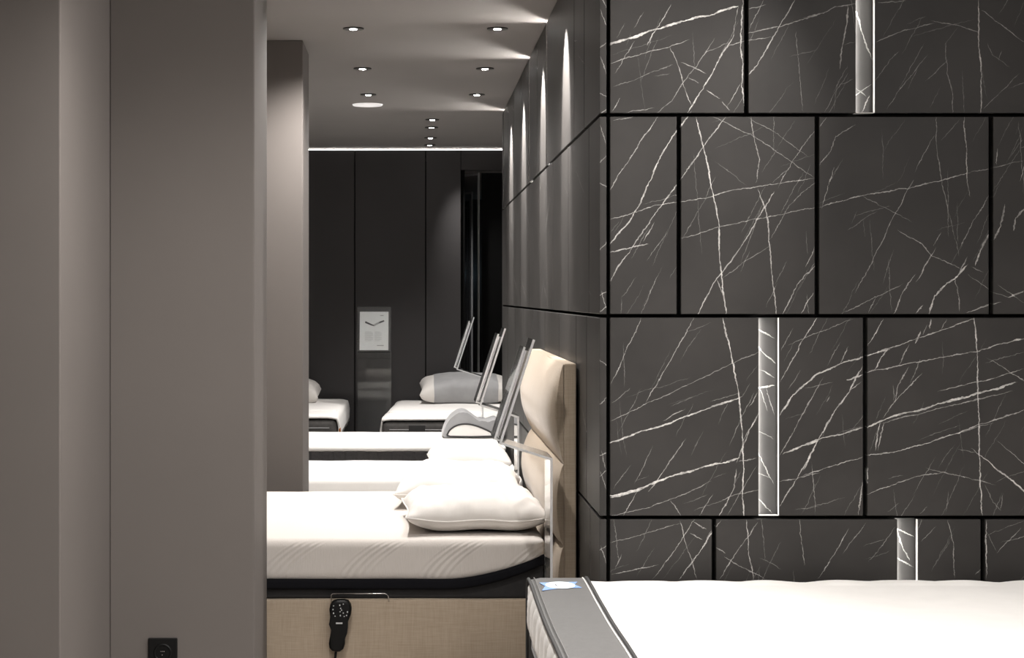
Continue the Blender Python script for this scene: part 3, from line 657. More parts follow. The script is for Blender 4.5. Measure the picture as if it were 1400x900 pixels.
# row of smoked-glass doors standing ajar along the corridor
for k, (y, xr, top) in enumerate(((14.62, 0.515, 2.43), (17.3, 0.549, 2.43), (18.6, 0.575, 2.43), (20.2, 0.598, 2.43))):
    g = empty('glass_door', (xr, y, 0), ('first', 'second', 'third', 'last')[k] + ' steel-framed smoked glass door ajar in the dark corridor, counted from its opening', 'glass door', 'glass doors along the corridor')
    ang = math.radians(118)
    dx, dy = math.cos(ang) * 0.34, math.sin(ang) * 0.34
    def slab(name, s0, s1, z0, z1, th, mat):
        bm = bmesh.new()
        n = Vector((-math.sin(ang), math.cos(ang))) * th / 2
        p = [Vector((xr + dx * s0, y + dy * s0)), Vector((xr + dx * s1, y + dy * s1))]
        prism(bm, [(p[0] + n)[:], (p[1] + n)[:], (p[1] - n)[:], (p[0] - n)[:]], 'z', z0, z1)
        return from_bm(name, bm, mat, g)
    slab('pane', 0.04, 0.96, 0.02, top - 0.02, 0.006, M['gloss'])
    slab('stile', 0.0, 0.04, 0, top, 0.012, M['framemetal'])
    slab('stile', 0.96, 1.0, 0, top, 0.012, M['framemetal'])
    slab('rail', 0.04, 0.96, top - 0.02, top, 0.012, M['framemetal'])
    slab('rail', 0.04, 0.96, 0.0, 0.02, 0.012, M['framemetal'])
lampy = 20.9
lb = empty('corridor_lamp', (0.56, 21.86, 1.70), 'small cool white lamp at the end of the dark corridor', 'lamp')
bm = bmesh.new(); bmesh.ops.create_uvsphere(bm, u_segments=16, v_segments=10, radius=0.05, matrix=Matrix.Translation((0.56, 21.80, 1.70)))
from_bm('globe', bm, M['bluelamp'], lb, smooth=True)
box('bracket', 0.545, 0.575, 21.84, 21.898, 1.685, 1.715, M['chrome'], lb)

# ------------------------------------------------------------------ ceiling fittings
def downlight(x, y, label, group, watts=SPOT_W, cone=112, proto={}, aim=None, blend=0.85, wallwash=0.0):
    t = empty('downlight', (x, y, CEIL), label, 'downlight', group)
    if not proto:
        bm = bmesh.new(); ring(bm, (0, 0, -0.005), 0.018, 0.045, 0.0048)
        me = bpy.data.meshes.new('trim_ring'); bmesh.ops.recalc_face_normals(bm, faces=bm.faces); bm.to_mesh(me); bm.free(); me.materials.append(M['trim']); proto['trim'] = me
        bm = bmesh.new(); disc(bm, (0, 0, -0.0065), 0.015, 0.0062, 24, r2=0.0176)
        me = bpy.data.meshes.new('lens'); bmesh.ops.recalc_face_normals(bm, faces=bm.faces); bm.to_mesh(me); bm.free(); me.materials.append(M['lens']); proto['lens'] = me
    for nm, key in (('trim_ring', 'trim'), ('lens', 'lens')):
        o = bpy.data.objects.new(nm, proto[key]); o.parent = t; COL.objects.link(o)
    ld = bpy.data.lights.new('downlight_beam', 'SPOT')
    ld.energy = watts; ld.color = WARM; ld.spot_size = math.radians(cone); ld.spot_blend = blend; ld.shadow_soft_size = 0.02
    lo = bpy.data.objects.new('downlight_beam', ld); lo.parent = t; lo.location = (0, 0, -0.03)
    if aim: lo.rotation_euler = aim
    COL.objects.link(lo)
    if wallwash:            # the gimbal lamp is tilted at the wall: a tight hot beam besides the spill
        ld = bpy.data.lights.new('downlight_wall_beam', 'SPOT')
        ld.energy = wallwash; ld.color = WARM; ld.spot_size = math.radians(50); ld.spot_blend = 0.55; ld.shadow_soft_size = 0.01
        lo = bpy.data.objects.new('downlight_wall_beam', ld); lo.parent = t; lo.location = (0.005, 0, -0.03)
        lo.rotation_euler = (0, math.radians(-28), 0); COL.objects.link(lo)
    return t

downlight(0.358, 4.05, 'recessed downlight in front of the stone corner', 'downlights over the near bed', cone=104)
WALLROW = [6.72, 7.91, 9.30, 10.50]
for y in WALLROW:
    downlight(0.358, y, 'recessed downlight close to the stone passage wall', 'downlights along the stone wall', watts=SPOT_W * 0.9, cone=104, wallwash=SPOT_W * 5.0)
for y in (3.2, 4.6, 6.72, 7.91, 9.30, 10.50):
    downlight(-0.26, y, 'recessed downlight on the plaster column side of the passage ceiling', 'downlights along the plaster columns', watts=SPOT_W * (2.5 if y == 7.91 else 1.6), cone=150)
for y, wt, cn, am in ((11.99, 1.6, 110, None), (12.54, 1.6, 110, None), (13.37, 1.0, 90, None), (14.0, 0.9, 80, (math.radians(6), math.radians(-34), 0))):
    downlight(0.119, y, 'small recessed downlight in the short row near the far cove', 'downlights near the far wall', watts=SPOT_W * wt, cone=cn, aim=am)
downlight(0.42, 16.2, 'added unseen lamp in the dark corridor past the black door panel', 'added corridor lamps', watts=SPOT_W * 2.0, cone=140)  # unseen lamp, added to bring out the corridor door frames
for x in (1.15, 2.05):
    for y in (4.35, 2.9):
        downlight(x, y, 'recessed downlight over the bed by the facing stone wall', 'downlights over the near bed', watts=SPOT_W * 0.85)
for y in (3.6, 4.9):  # out of view, added to brighten the pier's side face
    downlight(1.6, y, 'unseen lamp added to light the plaster pier', 'added lamps lighting the pier', watts=SPOT_W * 3.0, cone=100, aim=(0, math.radians(58), 0))
for x in (0.2, 1.15, 2.05, 2.9):  # out of view, added as frontal fill on the piers and stone wall
    for y in (0.6, -1.0):
        downlight(x, y, 'unseen tilted fill lamp added over the open floor', 'added fill lamps over the open floor', watts=19.0, cone=120, aim=(math.radians(50), 0, math.radians(12)))
bm = bmesh.new(); disc(bm, (-0.278, 11.05, CEIL - 0.008), 0.088, 0.0078, 40, r2=0.092)
sp = from_bm('round_ceiling_light', bm, M['rounddisc'], None, (-0.278, 11.05, CEIL - 0.008))
tag(sp, 'round white disc light flush in the passage ceiling, wider than the downlights', 'ceiling light')

# ------------------------------------------------------------------ beds
def lift(x, a=0.12, b=0.44, h=0.085):
    t = max(0.0, min(1.0, (x - a) / (b - a)))
    return h * t ** 1.7

def wob(co, amp, sc, seed=0.0):
    return noise.noise(Vector((co.x * sc + seed, co.y * sc, co.z * sc))) * amp

# --- bed with the linen headboard
bed = empty('upholstered_bed', (-0.6, 7.1, 0), 'beige linen bed frame with padded headboard against the stone wall', 'bed')
by0, by1 = 6.31, 7.87
bm = soft_box(-1.62, 0.455, by0, by1, 0.06, 0.413, 0.012, 30, 24, 10, lambda c, n: c + n * wob(c, 0.003, 5))
from_bm('base_box', bm, M['linen'], bed, smooth=True)
for fx in (-1.5, 0.35):
    for fy in (by0 + 0.12, by1 - 0.12): box('foot', fx - 0.03, fx + 0.03, fy - 0.03, fy + 0.03, 0, 0.062, M['blackplastic'], bed)
def plat(c, n):
    if c.z > 0.43: c.z += lift(c.x)
    return c
bm = soft_box(-1.60, 0.445, by0 + 0.012, by1 - 0.012, 0.413, 0.452, 0.008, 40, 12, 8, plat)
from_bm('mattress_platform', bm, M['basecloth'], bed, smooth=True)
bm = bmesh.new()
tube(bm, [(-0.283, by0 - 0.006, 0.405), (-0.283, by0 - 0.006, 0.428), (-0.278, by0 - 0.006, 0.433), (-0.10, by0 - 0.006, 0.433), (-0.092, by0 - 0.006, 0.430), (-0.088, by0 - 0.004, 0.424), (-0.086, by0 - 0.002, 0.405)], 0.0022)
from_bm('retainer_bar', bm, M['chrome'], bed, smooth=True)['label'] = 'thin bent steel retainer bar'

# headboard: back panel with two rolled cushions
hy0, hy1 = 6.19, 7.90
hb = box('headboard', 0.503, 0.545, hy0, hy1, 0.05, 1.224, M['linen'], bed, bevel=0.006, seg=3)
def roll(name, zlo, zhi, depth, ztop_round):
    bm = bmesh.new()
    nz_, ny_ = 22, 30
    grid = []
    for j in range(ny_ + 1):
        v = -1 + 2 * j / ny_
        v = math.copysign(1 - (1 - abs(v)) ** 1.8, v)
        y = (hy0 + hy1) / 2 + v * (hy1 - hy0) / 2
        endf = (1 - abs(v) ** 26 * 0.55)
        row = []
        for i in range(nz_ + 1):
            u = i / nz_
            z = zlo + (zhi - zlo) * u
            prof = max(0.0, math.sin(math.pi * u)) ** 0.62
            if ztop_round: prof = max(0.0, math.sin(math.pi * (u ** 1.05))) ** 0.8
            row.append(bm.verts.new((0.503 - depth * prof * endf + wob(Vector((0, y, z)), 0.003, 6), y, z)))
        grid.append(row)
    for j in range(ny_):
        for i in range(nz_):
            bm.faces.new((grid[j][i], grid[j + 1][i], grid[j + 1][i + 1], grid[j][i + 1]))
    for row in (grid[0], grid[-1]): bm.faces.new(row)
    back = []
    bm.faces.new([grid[j][0] for j in range(ny_ + 1)] + [grid[j][nz_] for j in range(ny_, -1, -1)])
    o = from_bm(name, bm, M['linen'], hb)
    return smooth_by_angle(o, 50)
roll('cushion_roll', 0.885, 1.223, 0.056, True)
roll('cushion_roll', 0.61, 0.885, 0.050, False)
roll('cushion_roll', 0.30, 0.61, 0.046, False)

mt = empty('mattress', (-0.6, 7.1, 0.44), 'thick white knit mattress with embossed waves on the beige linen bed', 'mattress')
def mfn(c, n):
    h = (c.z - 0.475) / (0.617 - 0.475)
    l = lift(c.x) * 0.95
    c.z += l * (1 - max(0, min(1, h)))
    return c + n * wob(c, 0.003, 6)
from_bm('cover', soft_box(-1.58, 0.448, by0 - 0.008, by1 + 0.005, 0.472, 0.619, 0.035, 60, 40, 14, mfn), M['knit'], mt, smooth=True)
def bfn(c, n):
    c.z += lift(c.x) * 0.97
    return c
from_bm('border_band', soft_box(-1.582, 0.450, by0 - 0.011, by1 + 0.008, 0.446, 0.482, 0.012, 60, 30, 10, bfn), M['blackcloth'], mt, smooth=True)['label'] = 'black border along the mattress bottom edge'

# --- pillows
def pillow(name, c, lx, ly, th, label, group=None, rot=0.0, tilt=0.0, mat=None, seed=0.0, sag=0.35, pw=0.42, wr=0.010, n=44, band=None, roll_=0.0, seam=False):
    """stuffed cushion: two bulging skins meeting at a pinched seam with pointed corners"""
    bm = bmesh.new()
    mat = mat or M['pillow']
    R = Matrix.Translation(c) @ Matrix.Rotation(rot, 4, 'Z') @ Matrix.Rotation(tilt, 4, 'Y') @ Matrix.Rotation(roll_, 4, 'X')
    top, bot = {}, {}
    bands = []
    for i in range(n + 1):
        for j in range(n + 1):
            u, v = -1 + 2 * i / n, -1 + 2 * j / n
            x = u * lx / 2 * (1 - 0.09 * (1 - v * v) ** 1.0 * abs(u) ** 3) * (1 - 0.03 * abs(v) ** 6)
            y = v * ly / 2 * (1 - 0.09 * (1 - u * u) ** 1.0 * abs(v) ** 3) * (1 - 0.03 * abs(u) ** 6)
            f = ((1 - u ** 4) * (1 - v ** 4)) ** pw
            w_ = noise.noise(Vector((u * 1.3 + seed, v * 1.3, seed * 2))) * 0.07 * th * f
            edge = (1 - f)
            cr = noise.noise(Vector((u * 7 + seed, v * 5 - seed, 3.1))) * wr * min(1, f * 1.6) * (0.35 + edge)
            zt = th * (1 - sag) * f + w_ + cr
            zb = -th * sag * f ** 0.75
            on = i in (0, n) or j in (0, n)
            zs = 0.004 * math.sin(u * 6 + seed) + 0.010 * (u * u * v * v)
            p = Vector((x, y, zt + zs))
            top[i, j] = bm.verts.new(R @ p)
            bot[i, j] = top[i, j] if on else bm.verts.new(R @ Vector((x, y, zb + zs)))
    for i in range(n):
        for j in range(n):
            f1 = bm.faces.new((top[i, j], top[i + 1, j], top[i + 1, j + 1], top[i, j + 1]))
            q = (bot[i, j], bot[i, j + 1], bot[i + 1, j + 1], bot[i + 1, j])
            f2 = bm.faces.new(q) if len(set(q)) == 4 else None
            if band:
                um = -1 + 2 * (i + 0.5) / n
                if band[0] < um < band[1]: bands += [f for f in (f1, f2) if f]
    if seam:
        root = empty(name, (c[0], c[1], c[2] - th * sag), label, 'pillow', group)
        loop = [top[i, 0].co.copy() for i in range(n)] + [top[n, j].co.copy() for j in range(n)] + [top[i, n].co.copy() for i in range(n, 0, -1)] + [top[0, j].co.copy() for j in range(n, -1, -1)]
        from_bm('case', bm, mat, root, smooth=True)
        bm = bmesh.new(); tube(bm, loop, 0.0032, 6)
        from_bm('seam', bm, mat, root, smooth=True)
        return root
    if not band:
        o = from_bm(name, bm, mat, None, (c[0], c[1], c[2] - th * sag), smooth=True)
        return tag(o, label, 'pillow', group)
    root = empty(name, (c[0], c[1], c[2] - th * sag), label, 'pillow', group)
    bm2 = bm.copy()
    bm.faces.ensure_lookup_table(); bm2.faces.ensure_lookup_table()
    idx = {f.index for f in bands}
    bm.faces.index_update(); idx = {f.index for f in bands}
    bmesh.ops.delete(bm2, geom=[f for f in bm2.faces if f.index not in idx], context='FACES')
    bm2.normal_update()
    for v in bm2.verts: v.co += v.normal * 0.003
    from_bm('cover', bm, mat, root, smooth=True)
    from_bm('sleeve', bm2, M['midgrey'], root, smooth=True)['label'] = 'wide grey fabric sleeve'
    return root

pillow('pillow', (0.215, 6.70, 0.667), 0.52, 0.64, 0.138, 'plump white pillow on the beige bed, the one on the plaster pillar side', seed=1.3, rot=0.03, sag=0.34, wr=0.018, pw=0.66, seam=True)
pillow('pillow', (0.185, 7.46, 0.672), 0.52, 0.64, 0.152, 'plump white pillow on the beige bed, the one on the far wall side', seed=4.2, rot=-0.04, sag=0.32, wr=0.016, pw=0.64, seam=True)

# --- second bed: plain white
b2 = empty('divan_bed', (-0.55, 9.33, 0), 'cream divan base just behind the beige bed', 'bed')
from_bm('base_box', soft_box(-1.55, 0.52, 8.88, 9.79, 0.05, 0.36, 0.012, 20, 16, 8), M['white'], b2, smooth=True)
for fx in (-1.45, 0.42):
    for fy in (8.98, 9.69): box('foot', fx - 0.03, fx + 0.03, fy - 0.03, fy + 0.03, 0, 0.052, M['blackplastic'], b2)
o = from_bm('mattress', soft_box(-1.53, 0.525, 8.86, 9.80, 0.366, 0.58, 0.035, 40, 26, 12, lambda c, n: c + n * wob(c, 0.004, 6)), M['white'], None, (-0.5, 9.33, 0.36), smooth=True)
tag(o, 'plain white mattress on the divan between the plaster column and the stone wall', 'mattress')
pillow('pillow', (0.275, 9.34, 0.612), 0.43, 0.62, 0.128, 'white pillow on the plain white mattress of the divan', seed=8.1, sag=0.22, pw=0.58)

# --- third bed: white top, charcoal quilted border
b3 = empty('divan_bed', (-0.5, 11.1, 0), 'charcoal divan base under the quilted-border mattress', 'bed')
from_bm('base_box', soft_box(-1.55, 0.53, 10.63, 11.70, 0.05, 0.34, 0.012, 20, 16, 8), M['darkcloth'], b3, smooth=True)
for fx in (-1.45, 0.42):
    for fy in (10.73, 11.6): box('foot', fx - 0.03, fx + 0.03, fy - 0.03, fy + 0.03, 0, 0.052, M['blackplastic'], b3)
m3 = empty('mattress', (-0.5, 11.1, 0.34), 'mattress with white top and charcoal border quilted in squares', 'mattress')
def q3(c, n):
    if abs(n.y) > 0.6 or abs(n.x) > 0.6:
        t = (c.x if abs(n.y) > 0.6 else c.y) / 0.067
        k = abs(t - round(t)) * 2
        zz = (c.z - 0.345) / 0.085
        kz = abs(zz - round(zz)) * 2
        c = c + n * (0.007 * min(1.0, 3 * k) * min(1.0, 0.3 + 2 * kz))
    return c
from_bm('border', soft_box(-1.53, 0.53, 10.615, 11.72, 0.345, 0.562, 0.012, 340, 40, 20, q3), M['darkcloth'], m3, smooth=True)['label'] = 'charcoal quilted border'
from_bm('top_panel', soft_box(-1.535, 0.532, 10.60, 11.73, 0.555, 0.587, 0.0155, 40, 26, 9, lambda c, n: c + n * wob(c, 0.003, 7)), M['white'], m3, smooth=True)

# contour pillow on the third bed
cp = empty('contour_pillow', (0.36, 11.36, 0.587), 'grey wave-shaped pillow with white end panel on the quilted-border mattress', 'pillow')
def contour():
    pts = []
    n = 30
    x0, x1, zb = 0.172, 0.548, 0.590
    for i in range(n + 1):
        u = i / n
        h = 0.066 + 0.092 * math.exp(-((u - 0.33) / 0.26) ** 2) + 0.050 * math.exp(-((u - 0.92) / 0.2) ** 2)
        e = min(u, 1 - u)
        e = (1 - (1 - e / 0.16) ** 2) ** 0.5 if e < 0.16 else 1.0
        pts.append((x0 + (x1 - x0) * u, zb + h * max(0.16, e)))
    return [(x0 + 0.014, zb)] + pts + [(x1 - 0.014, zb)]
bm = bmesh.new(); prism(bm, contour(), 'y', 11.18, 11.56)
es = [e for e in bm.edges if abs(e.verts[0].co.y - e.verts[1].co.y) < 1e-5]
bmesh.ops.bevel(bm, geom=es, offset=0.008, segments=3, profile=0.5, affect='EDGES')
smooth_by_angle(from_bm('cover', bm, M['midgrey'], cp), 40)
lens_ = []
for k in range(25):
    u = k / 24
    lens_.append((0.200 + 0.29 * u, 0.606 + 0.076 * math.sin(math.pi * u ** 0.8) ** 0.75 * (1 - 0.25 * u)))
lens_ += [(0.47, 0.600), (0.35, 0.597), (0.22, 0.599)]
bm = bmesh.new(); prism(bm, lens_, 'y', 11.176, 11.182)
smooth_by_angle(from_bm('end_panel', bm, M['white'], cp), 40)['label'] = 'white end panel'
bm = bmesh.new()
tube(bm, [(x, 11.177, z) for x, z in lens_] + [(lens_[0][0], 11.177, lens_[0][1])], 0.0055, 6)
from_bm('piping', bm, M['piping'], cp, smooth=True)['label'] = 'dark piping round the end panel'

# --- two beds with their heads against the far wall
def far_bed(x0, x1, yf, zt, lab_base, lab_m, lab_s, tabx, sidetab, turn=0.0):
    b = empty('divan_bed', ((x0 + x1) / 2, yf + 1.0, 0), lab_base, 'bed')
    from_bm('base_box', soft_box(x0 + 0.02, x1 - 0.02, yf + 0.03, BACK - 0.05, 0.05, 0.33, 0.012, 16, 20, 8), M['darkcloth'], b, smooth=True)
    for fx in (x0 + 0.1, x1 - 0.1):
        for fy in (yf + 0.15, BACK - 0.15): box('foot', fx - 0.03, fx + 0.03, fy - 0.03, fy + 0.03, 0, 0.052, M['blackplastic'], b)
    m = empty('mattress', ((x0 + x1) / 2, yf + 1.0, 0.33), lab_m, 'mattress')
    from_bm('body', soft_box(x0, x1, yf, BACK - 0.05, 0.336, zt - 0.02, 0.04, 24, 30, 12, lambda c, n: c + n * wob(c, 0.003, 6)), M['greydark'], m, smooth=True)
    for zz in (zt - 0.075, zt - 0.12):
        bm = bmesh.new(); tube(bm, [(x0 + 0.05, yf - 0.001, zz), (x1 - 0.05, yf - 0.001, zz)], 0.0035, 6)
        from_bm('seam', bm, M['printgrey'], m)
    box('label_patch', tabx - 0.055, tabx + 0.055, yf - 0.006, yf + 0.004, zt - 0.15, zt - 0.045, M['piping'], m, bevel=0.001, seg=1)
    for q in range(9):
        box('label_lettering', tabx - 0.04 + q * 0.009, tabx - 0.034 + q * 0.009, yf - 0.0072, yf - 0.0058, zt - 0.115, zt - 0.104 + 0.004 * (q % 3 == 0), M['print'], m)
    # white topper sheet: lies on top and hangs over both long sides, open at the foot
    s = empty('mattress_topper', ((x0 + x1) / 2, yf + 1.0, zt), lab_s, 'topper')
    bm = bmesh.new()
    nu, nv = 40, 30
    g = []
    drop = 0.155
    W = x1 - x0
    for j in range(nv + 1):
        y = yf + 0.004 + (BACK - 0.08 - yf) * j / nv
        row = []
        for i in range(nu + 1):
            t = i / nu
            Lt = W + 2 * drop
            s_ = t * Lt
            rr = 0.045
            if s_ < drop:
                a = drop - s_; x, z = x0 - 0.010, zt - a
                if a < rr: x += rr * (1 - math.sin(math.acos(max(-1, min(1, 1 - (rr - a) / rr))) if False else math.pi / 2 * (a / rr)))
                
            elif s_ > drop + W:
                a = s_ - drop - W; x, z = x1 + 0.010, zt - a
                if a < rr: x -= rr * (1 - math.sin(math.pi / 2 * (a / rr)))
            else:
                q = s_ - drop; x, z = x0 + q, zt + 0.006
                if q < rr: x += 0.0; z = zt + 0.006 - 0.010 * (1 - q / rr)
                if W - q < rr: z = zt + 0.006 - 0.010 * (1 - (W - q) / rr)
            z += noise.noise(Vector((x * 4, y * 4, 1.7))) * 0.006
            x += noise.noise(Vector((y * 5, z * 3, x0))) * 0.006 if (s_ < drop or s_ > drop + W) else 0
            if j == 0: z -= 0.012
            # foot corners of the hanging sides sweep back in a curve
            yy = y
            if j < 6 and (s_ < drop or s_ > drop + W): yy = y + 0.02 * (6 - j) / 6
            row.append(bm.verts.new((x, yy, z)))
        g.append(row)
    for j in range(nv):
        for i in range(nu): bm.faces.new((g[j][i], g[j][i + 1], g[j + 1][i + 1], g[j + 1][i]))
    o = from_bm('sheet', bm, M['white'], s, smooth=True)
    so = o.modifiers.new('thickness', 'SOLIDIFY'); so.thickness = 0.012; so.offset = 0.0
    # quilt fold across the topper
    bm = bmesh.new()
    pts = [(x0 + 0.02 + (W - 0.04) * k / 24, yf + 0.45 + 0.015 * math.sin(k * 0.7), zt + 0.010 + 0.003 * math.sin(k * 1.3)) for k in range(25)]
    tube(bm, pts, 0.008, 6)
    from_bm('fold', bm, M['white'], s, smooth=True)
    if sidetab:
        box('side_tab', x1 + 0.012, x1 + 0.022, yf + 0.02, yf + 0.12, zt - 0.19, zt - 0.08, M['orange'], m, bevel=0.002, seg=1)['label'] = 'orange side tab'
    if turn:
        for r_ in (b, m, s):
            r_.rotation_euler.z = -turn; r_.location.x += turn
    return b
M['greydark'] = plain('dark_knit', (0.105, 0.10, 0.096), 0.85, var=0.12, scale=40, bump=0.3, bscale=300, spec=0.2)
far_bed(-0.215, 0.72, 12.30, 0.632, 'charcoal divan base with its head at the far wall, beside the stone wall end', 'dark grey knit mattress with label patch, partly behind the wave-shaped pillow', 'white topper sheet under the pillow with a grey sleeve', 0.02, False, 0.045)
far_bed(-1.45, -0.515, 12.30, 0.645, 'charcoal divan base with its head at the far wall, partly hidden by the plaster column', 'dark grey knit mattress mostly hidden by the plaster column', 'white topper sheet showing past the plaster column', -0.98, True)
pillow('pillow', (0.39, 14.0, 0.735), 0.72, 0.52, 0.185, 'white pillow with a wide grey sleeve at the far wall', seed=2.6, sag=0.40, band=(-0.69, 0.70), pw=0.46, roll_=0.14, wr=0.006)
pillow('pillow', (-0.975, 13.95, 0.705), 0.54, 0.50, 0.17, 'white pillow showing past the plaster column at the far wall', seed=5.5, sag=0.3, roll_=0.1)

# --- near bed by the facing stone wall
b0 = empty('divan_bed', (1.35, 4.64, 0), 'dark divan base under the big white mattress by the facing stone wall', 'bed')
from_bm('base_box', soft_box(0.36, 2.34, 3.88, 5.42, 0.06, 0.40, 0.012, 20, 16, 8), M['darkcloth'], b0, smooth=True)
bm = soft_box(0.345, 2.35, 3.86, 5.435, 0.40, 0.452, 0.014, 20, 16, 8)
from_bm('base_rim', bm, M['greycloth'], b0, smooth=True)['label'] = 'grey rim of the divan base'
for fx in (0.45, 2.25):
    for fy in (3.98, 5.32): box('foot', fx - 0.03, fx + 0.03, fy - 0.03, fy + 0.03, 0, 0.062, M['blackplastic'], b0)
def m0fn(c, n):
    k = 0.0
    if abs(n.x) > 0.5:      # quilted slanting puffs on the end
        s = c.y * 1.0 + (c.z - 0.45) * 0.9 + 0.02 * math.sin(c.z * 18)
        k = 0.016 * abs(math.sin(s * math.pi / 0.13)) + 0.004 * abs(math.sin(s * math.pi / 0.05))
    if n.z > 0.3 and c.y > 5.33:
        k += 0.005 * abs(math.sin(c.x * math.pi / 0.19)) + wob(c, 0.004, 9)
    return c + n * (k + wob(c, 0.003, 5))
mo = from_bm('mattress', soft_box(0.345, 2.36, 3.85, 5.432, 0.458, 0.614, 0.045, 120, 110, 14, m0fn), M['white'], None, (1.35, 4.64, 0.452), smooth=True)
tag(mo, 'big white mattress with puffed quilting by the facing stone wall', 'mattress')
# grey protector band across the mattress end
pr = empty('mattress_protector', (0.42, 4.64, 0.62), 'grey protector band with pale piping across the end of the big white mattress', 'protector')
bm = bmesh.new()
prof = [(5.452, 0.34), (5.452, 0.56), (5.448, 0.592), (5.436, 0.608), (5.41, 0.619)] + [(5.41 - (5.41 - 3.90) * k / 40, 0.6212 + 0.0005 * math.sin(k * 0.5)) for k in range(1, 41)] + [(3.85, 0.618), (3.833, 0.59), (3.83, 0.45)]
nx = 10
g = []
for y, z in prof:
    row = []
    for i in range(nx + 1):
        x = 0.337 + 0.163 * i / nx
        zz = z - (0.006 * (1 - i / 2) if i < 2 and z > 0.58 else 0)
        row.append(bm.verts.new((x + 0.002 * math.sin(y * 5), y, zz)))
    g.append(row)
for a, b in zip(g[:-1], g[1:]):
    for i in range(nx): bm.faces.new((a[i], a[i + 1], b[i + 1], b[i]))
o = from_bm('band', bm, M['greycloth'], pr, smooth=True)
so = o.modifiers.new('thickness', 'SOLIDIFY'); so.thickness = 0.004; so.offset = 1.0
for xx, mname, rr, nm in ((0.334, 'piping', 0.0055, 'edge_piping'), (0.350, 'greystitch', 0.0016, 'edge_stitching'), (0.503, 'piping', 0.0055, 'edge_piping'), (0.492, 'palepiping', 0.0022, 'edge_stitching')):
    bm = bmesh.new()
    tube(bm, [(xx + 0.002 * math.sin(y * 5), y + (0.004 if z < 0.58 else 0), z + (0.0045 if z > 0.58 else 0) - (0.004 if xx < 0.34 and z > 0.58 else 0)) for y, z in prof], rr, 6)
    from_bm(nm, bm, M[mname], pr, smooth=True)
# ribbon emblem: blue swallow-tailed band with a pale oval
ez = 0.6272
edy = -0.09
bm = bmesh.new()
RB = [(0.360, 5.385), (0.470, 5.400), (0.458, 5.350), (0.474, 5.295), (0.420, 5.290), (0.358, 5.245), (0.372, 5.320)]
prism(bm, [(x_, y_ + edy) for x_, y_ in RB], 'z', ez - 0.001, ez)
em = from_bm('ribbon_emblem', bm, M['blue'], pr); em['label'] = 'blue swallow-tailed ribbon emblem'
bm = bmesh.new()
ov = []
for k in range(28):
    a = 2 * math.pi * k / 28
    ov.append((0.416 + 0.042 * math.cos(a), 5.335 + edy + 0.062 * math.sin(a)))
prism(bm, ov, 'z', ez, ez + 0.0008)
from_bm('emblem_oval', bm, M['paleblue'], em)
bm = bmesh.new(); prism(bm, [(x_, y_ + edy) for x_, y_ in ((0.402, 5.350), (0.405, 5.350), (0.405, 5.322), (0.410, 5.322), (0.410, 5.316), (0.402, 5.316))], 'z', ez + 0.0008, ez + 0.0014)
from_bm('emblem_mark', bm, M['printdark'], em)

# ------------------------------------------------------------------ hand control hanging on the beige bed
rc = empty('remote_control', (-0.246, 6.28, 0.24), 'black corded hand control hanging on the side of the beige bed', 'remote control')
out = [(-0.288, 0.385), (-0.285, 0.40), (-0.275, 0.412), (-0.262, 0.416), (-0.237, 0.416), (-0.224, 0.412), (-0.215, 0.40), (-0.212, 0.385), (-0.215, 0.365), (-0.224, 0.345), (-0.233, 0.328), (-0.236, 0.305), (-0.235, 0.285), (-0.235, 0.265), (-0.240, 0.250), (-0.252, 0.241), (-0.266, 0.240), (-0.279, 0.244), (-0.288, 0.254), (-0.290, 0.268), (-0.286, 0.29), (-0.281, 0.315), (-0.280, 0.335), (-0.284, 0.362)]
bm = bmesh.new(); prism(bm, out, 'y', 6.260, 6.296)
es = [e for e in bm.edges if abs(e.verts[0].co.y - 6.260) < 1e-5 and abs(e.verts[1].co.y - 6.260) < 1e-5]
bmesh.ops.bevel(bm, geom=es, offset=0.009, segments=4, profile=0.5, affect='EDGES')
smooth_by_angle(from_bm('body', bm, M['blackplastic'], rc), 60)
for k, (bx_, bz_) in enumerate([(-0.273, 0.398), (-0.275, 0.386), (-0.273, 0.374), (-0.268, 0.363), (-0.229, 0.366), (-0.226, 0.378), (-0.237, 0.362), (-0.240, 0.374), (-0.250, 0.366), (-0.251, 0.378), (-0.249, 0.390), (-0.252, 0.401), (-0.240, 0.404), (-0.246, 0.384)]):
    box('button_mark', bx_ - 0.0018, bx_ + 0.0018, 6.2592, 6.2610, bz_ - 0.0016 - 0.001 * (k % 3), bz_ + 0.0016, M['print'], rc)
box('name_plate', -0.265, -0.243, 6.2588, 6.2610, 0.3365, 0.3415, M['print'], rc)
bm = bmesh.new(); tube(bm, [(-0.266, 6.285, 0.243), (-0.268, 6.285, 0.22), (-0.272, 6.288, 0.18), (-0.270, 6.290, 0.12), (-0.262, 6.285, 0.05), (-0.24, 6.275, 0.008)], 0.0042, 8)
from_bm('cord', bm, M['blackplastic'], rc, smooth=True)

# ------------------------------------------------------------------ wall socket on the pillar
fy = 5.775
sk = empty('wall_socket', (-0.786, fy, 0.312), 'square black wall socket low on the taupe pillar', 'socket')
bm = bmesh.new(); add_box(bm, -0.832, -0.740, fy - 0.010, fy - 0.0002, 0.288, 0.380, 0.004, 3)
from_bm('cover_plate', bm, M['blackplastic'], sk)
bm = bmesh.new()
n = 32; A = []
for k in range(n):
    a = 2 * math.pi * k / n
    A.append([bm.verts.new((-0.786 + r * math.cos(a), yy, 0.334 + r * math.sin(a))) for r, yy in ((0.022, fy - 0.0105), (0.024, fy - 0.0135), (0.027, fy - 0.0135), (0.029, fy - 0.0100))])
for k in range(n):
    for j in range(3): bm.faces.new((A[k][j], A[(k + 1) % n][j], A[(k + 1) % n][j + 1], A[k][j + 1]))
    
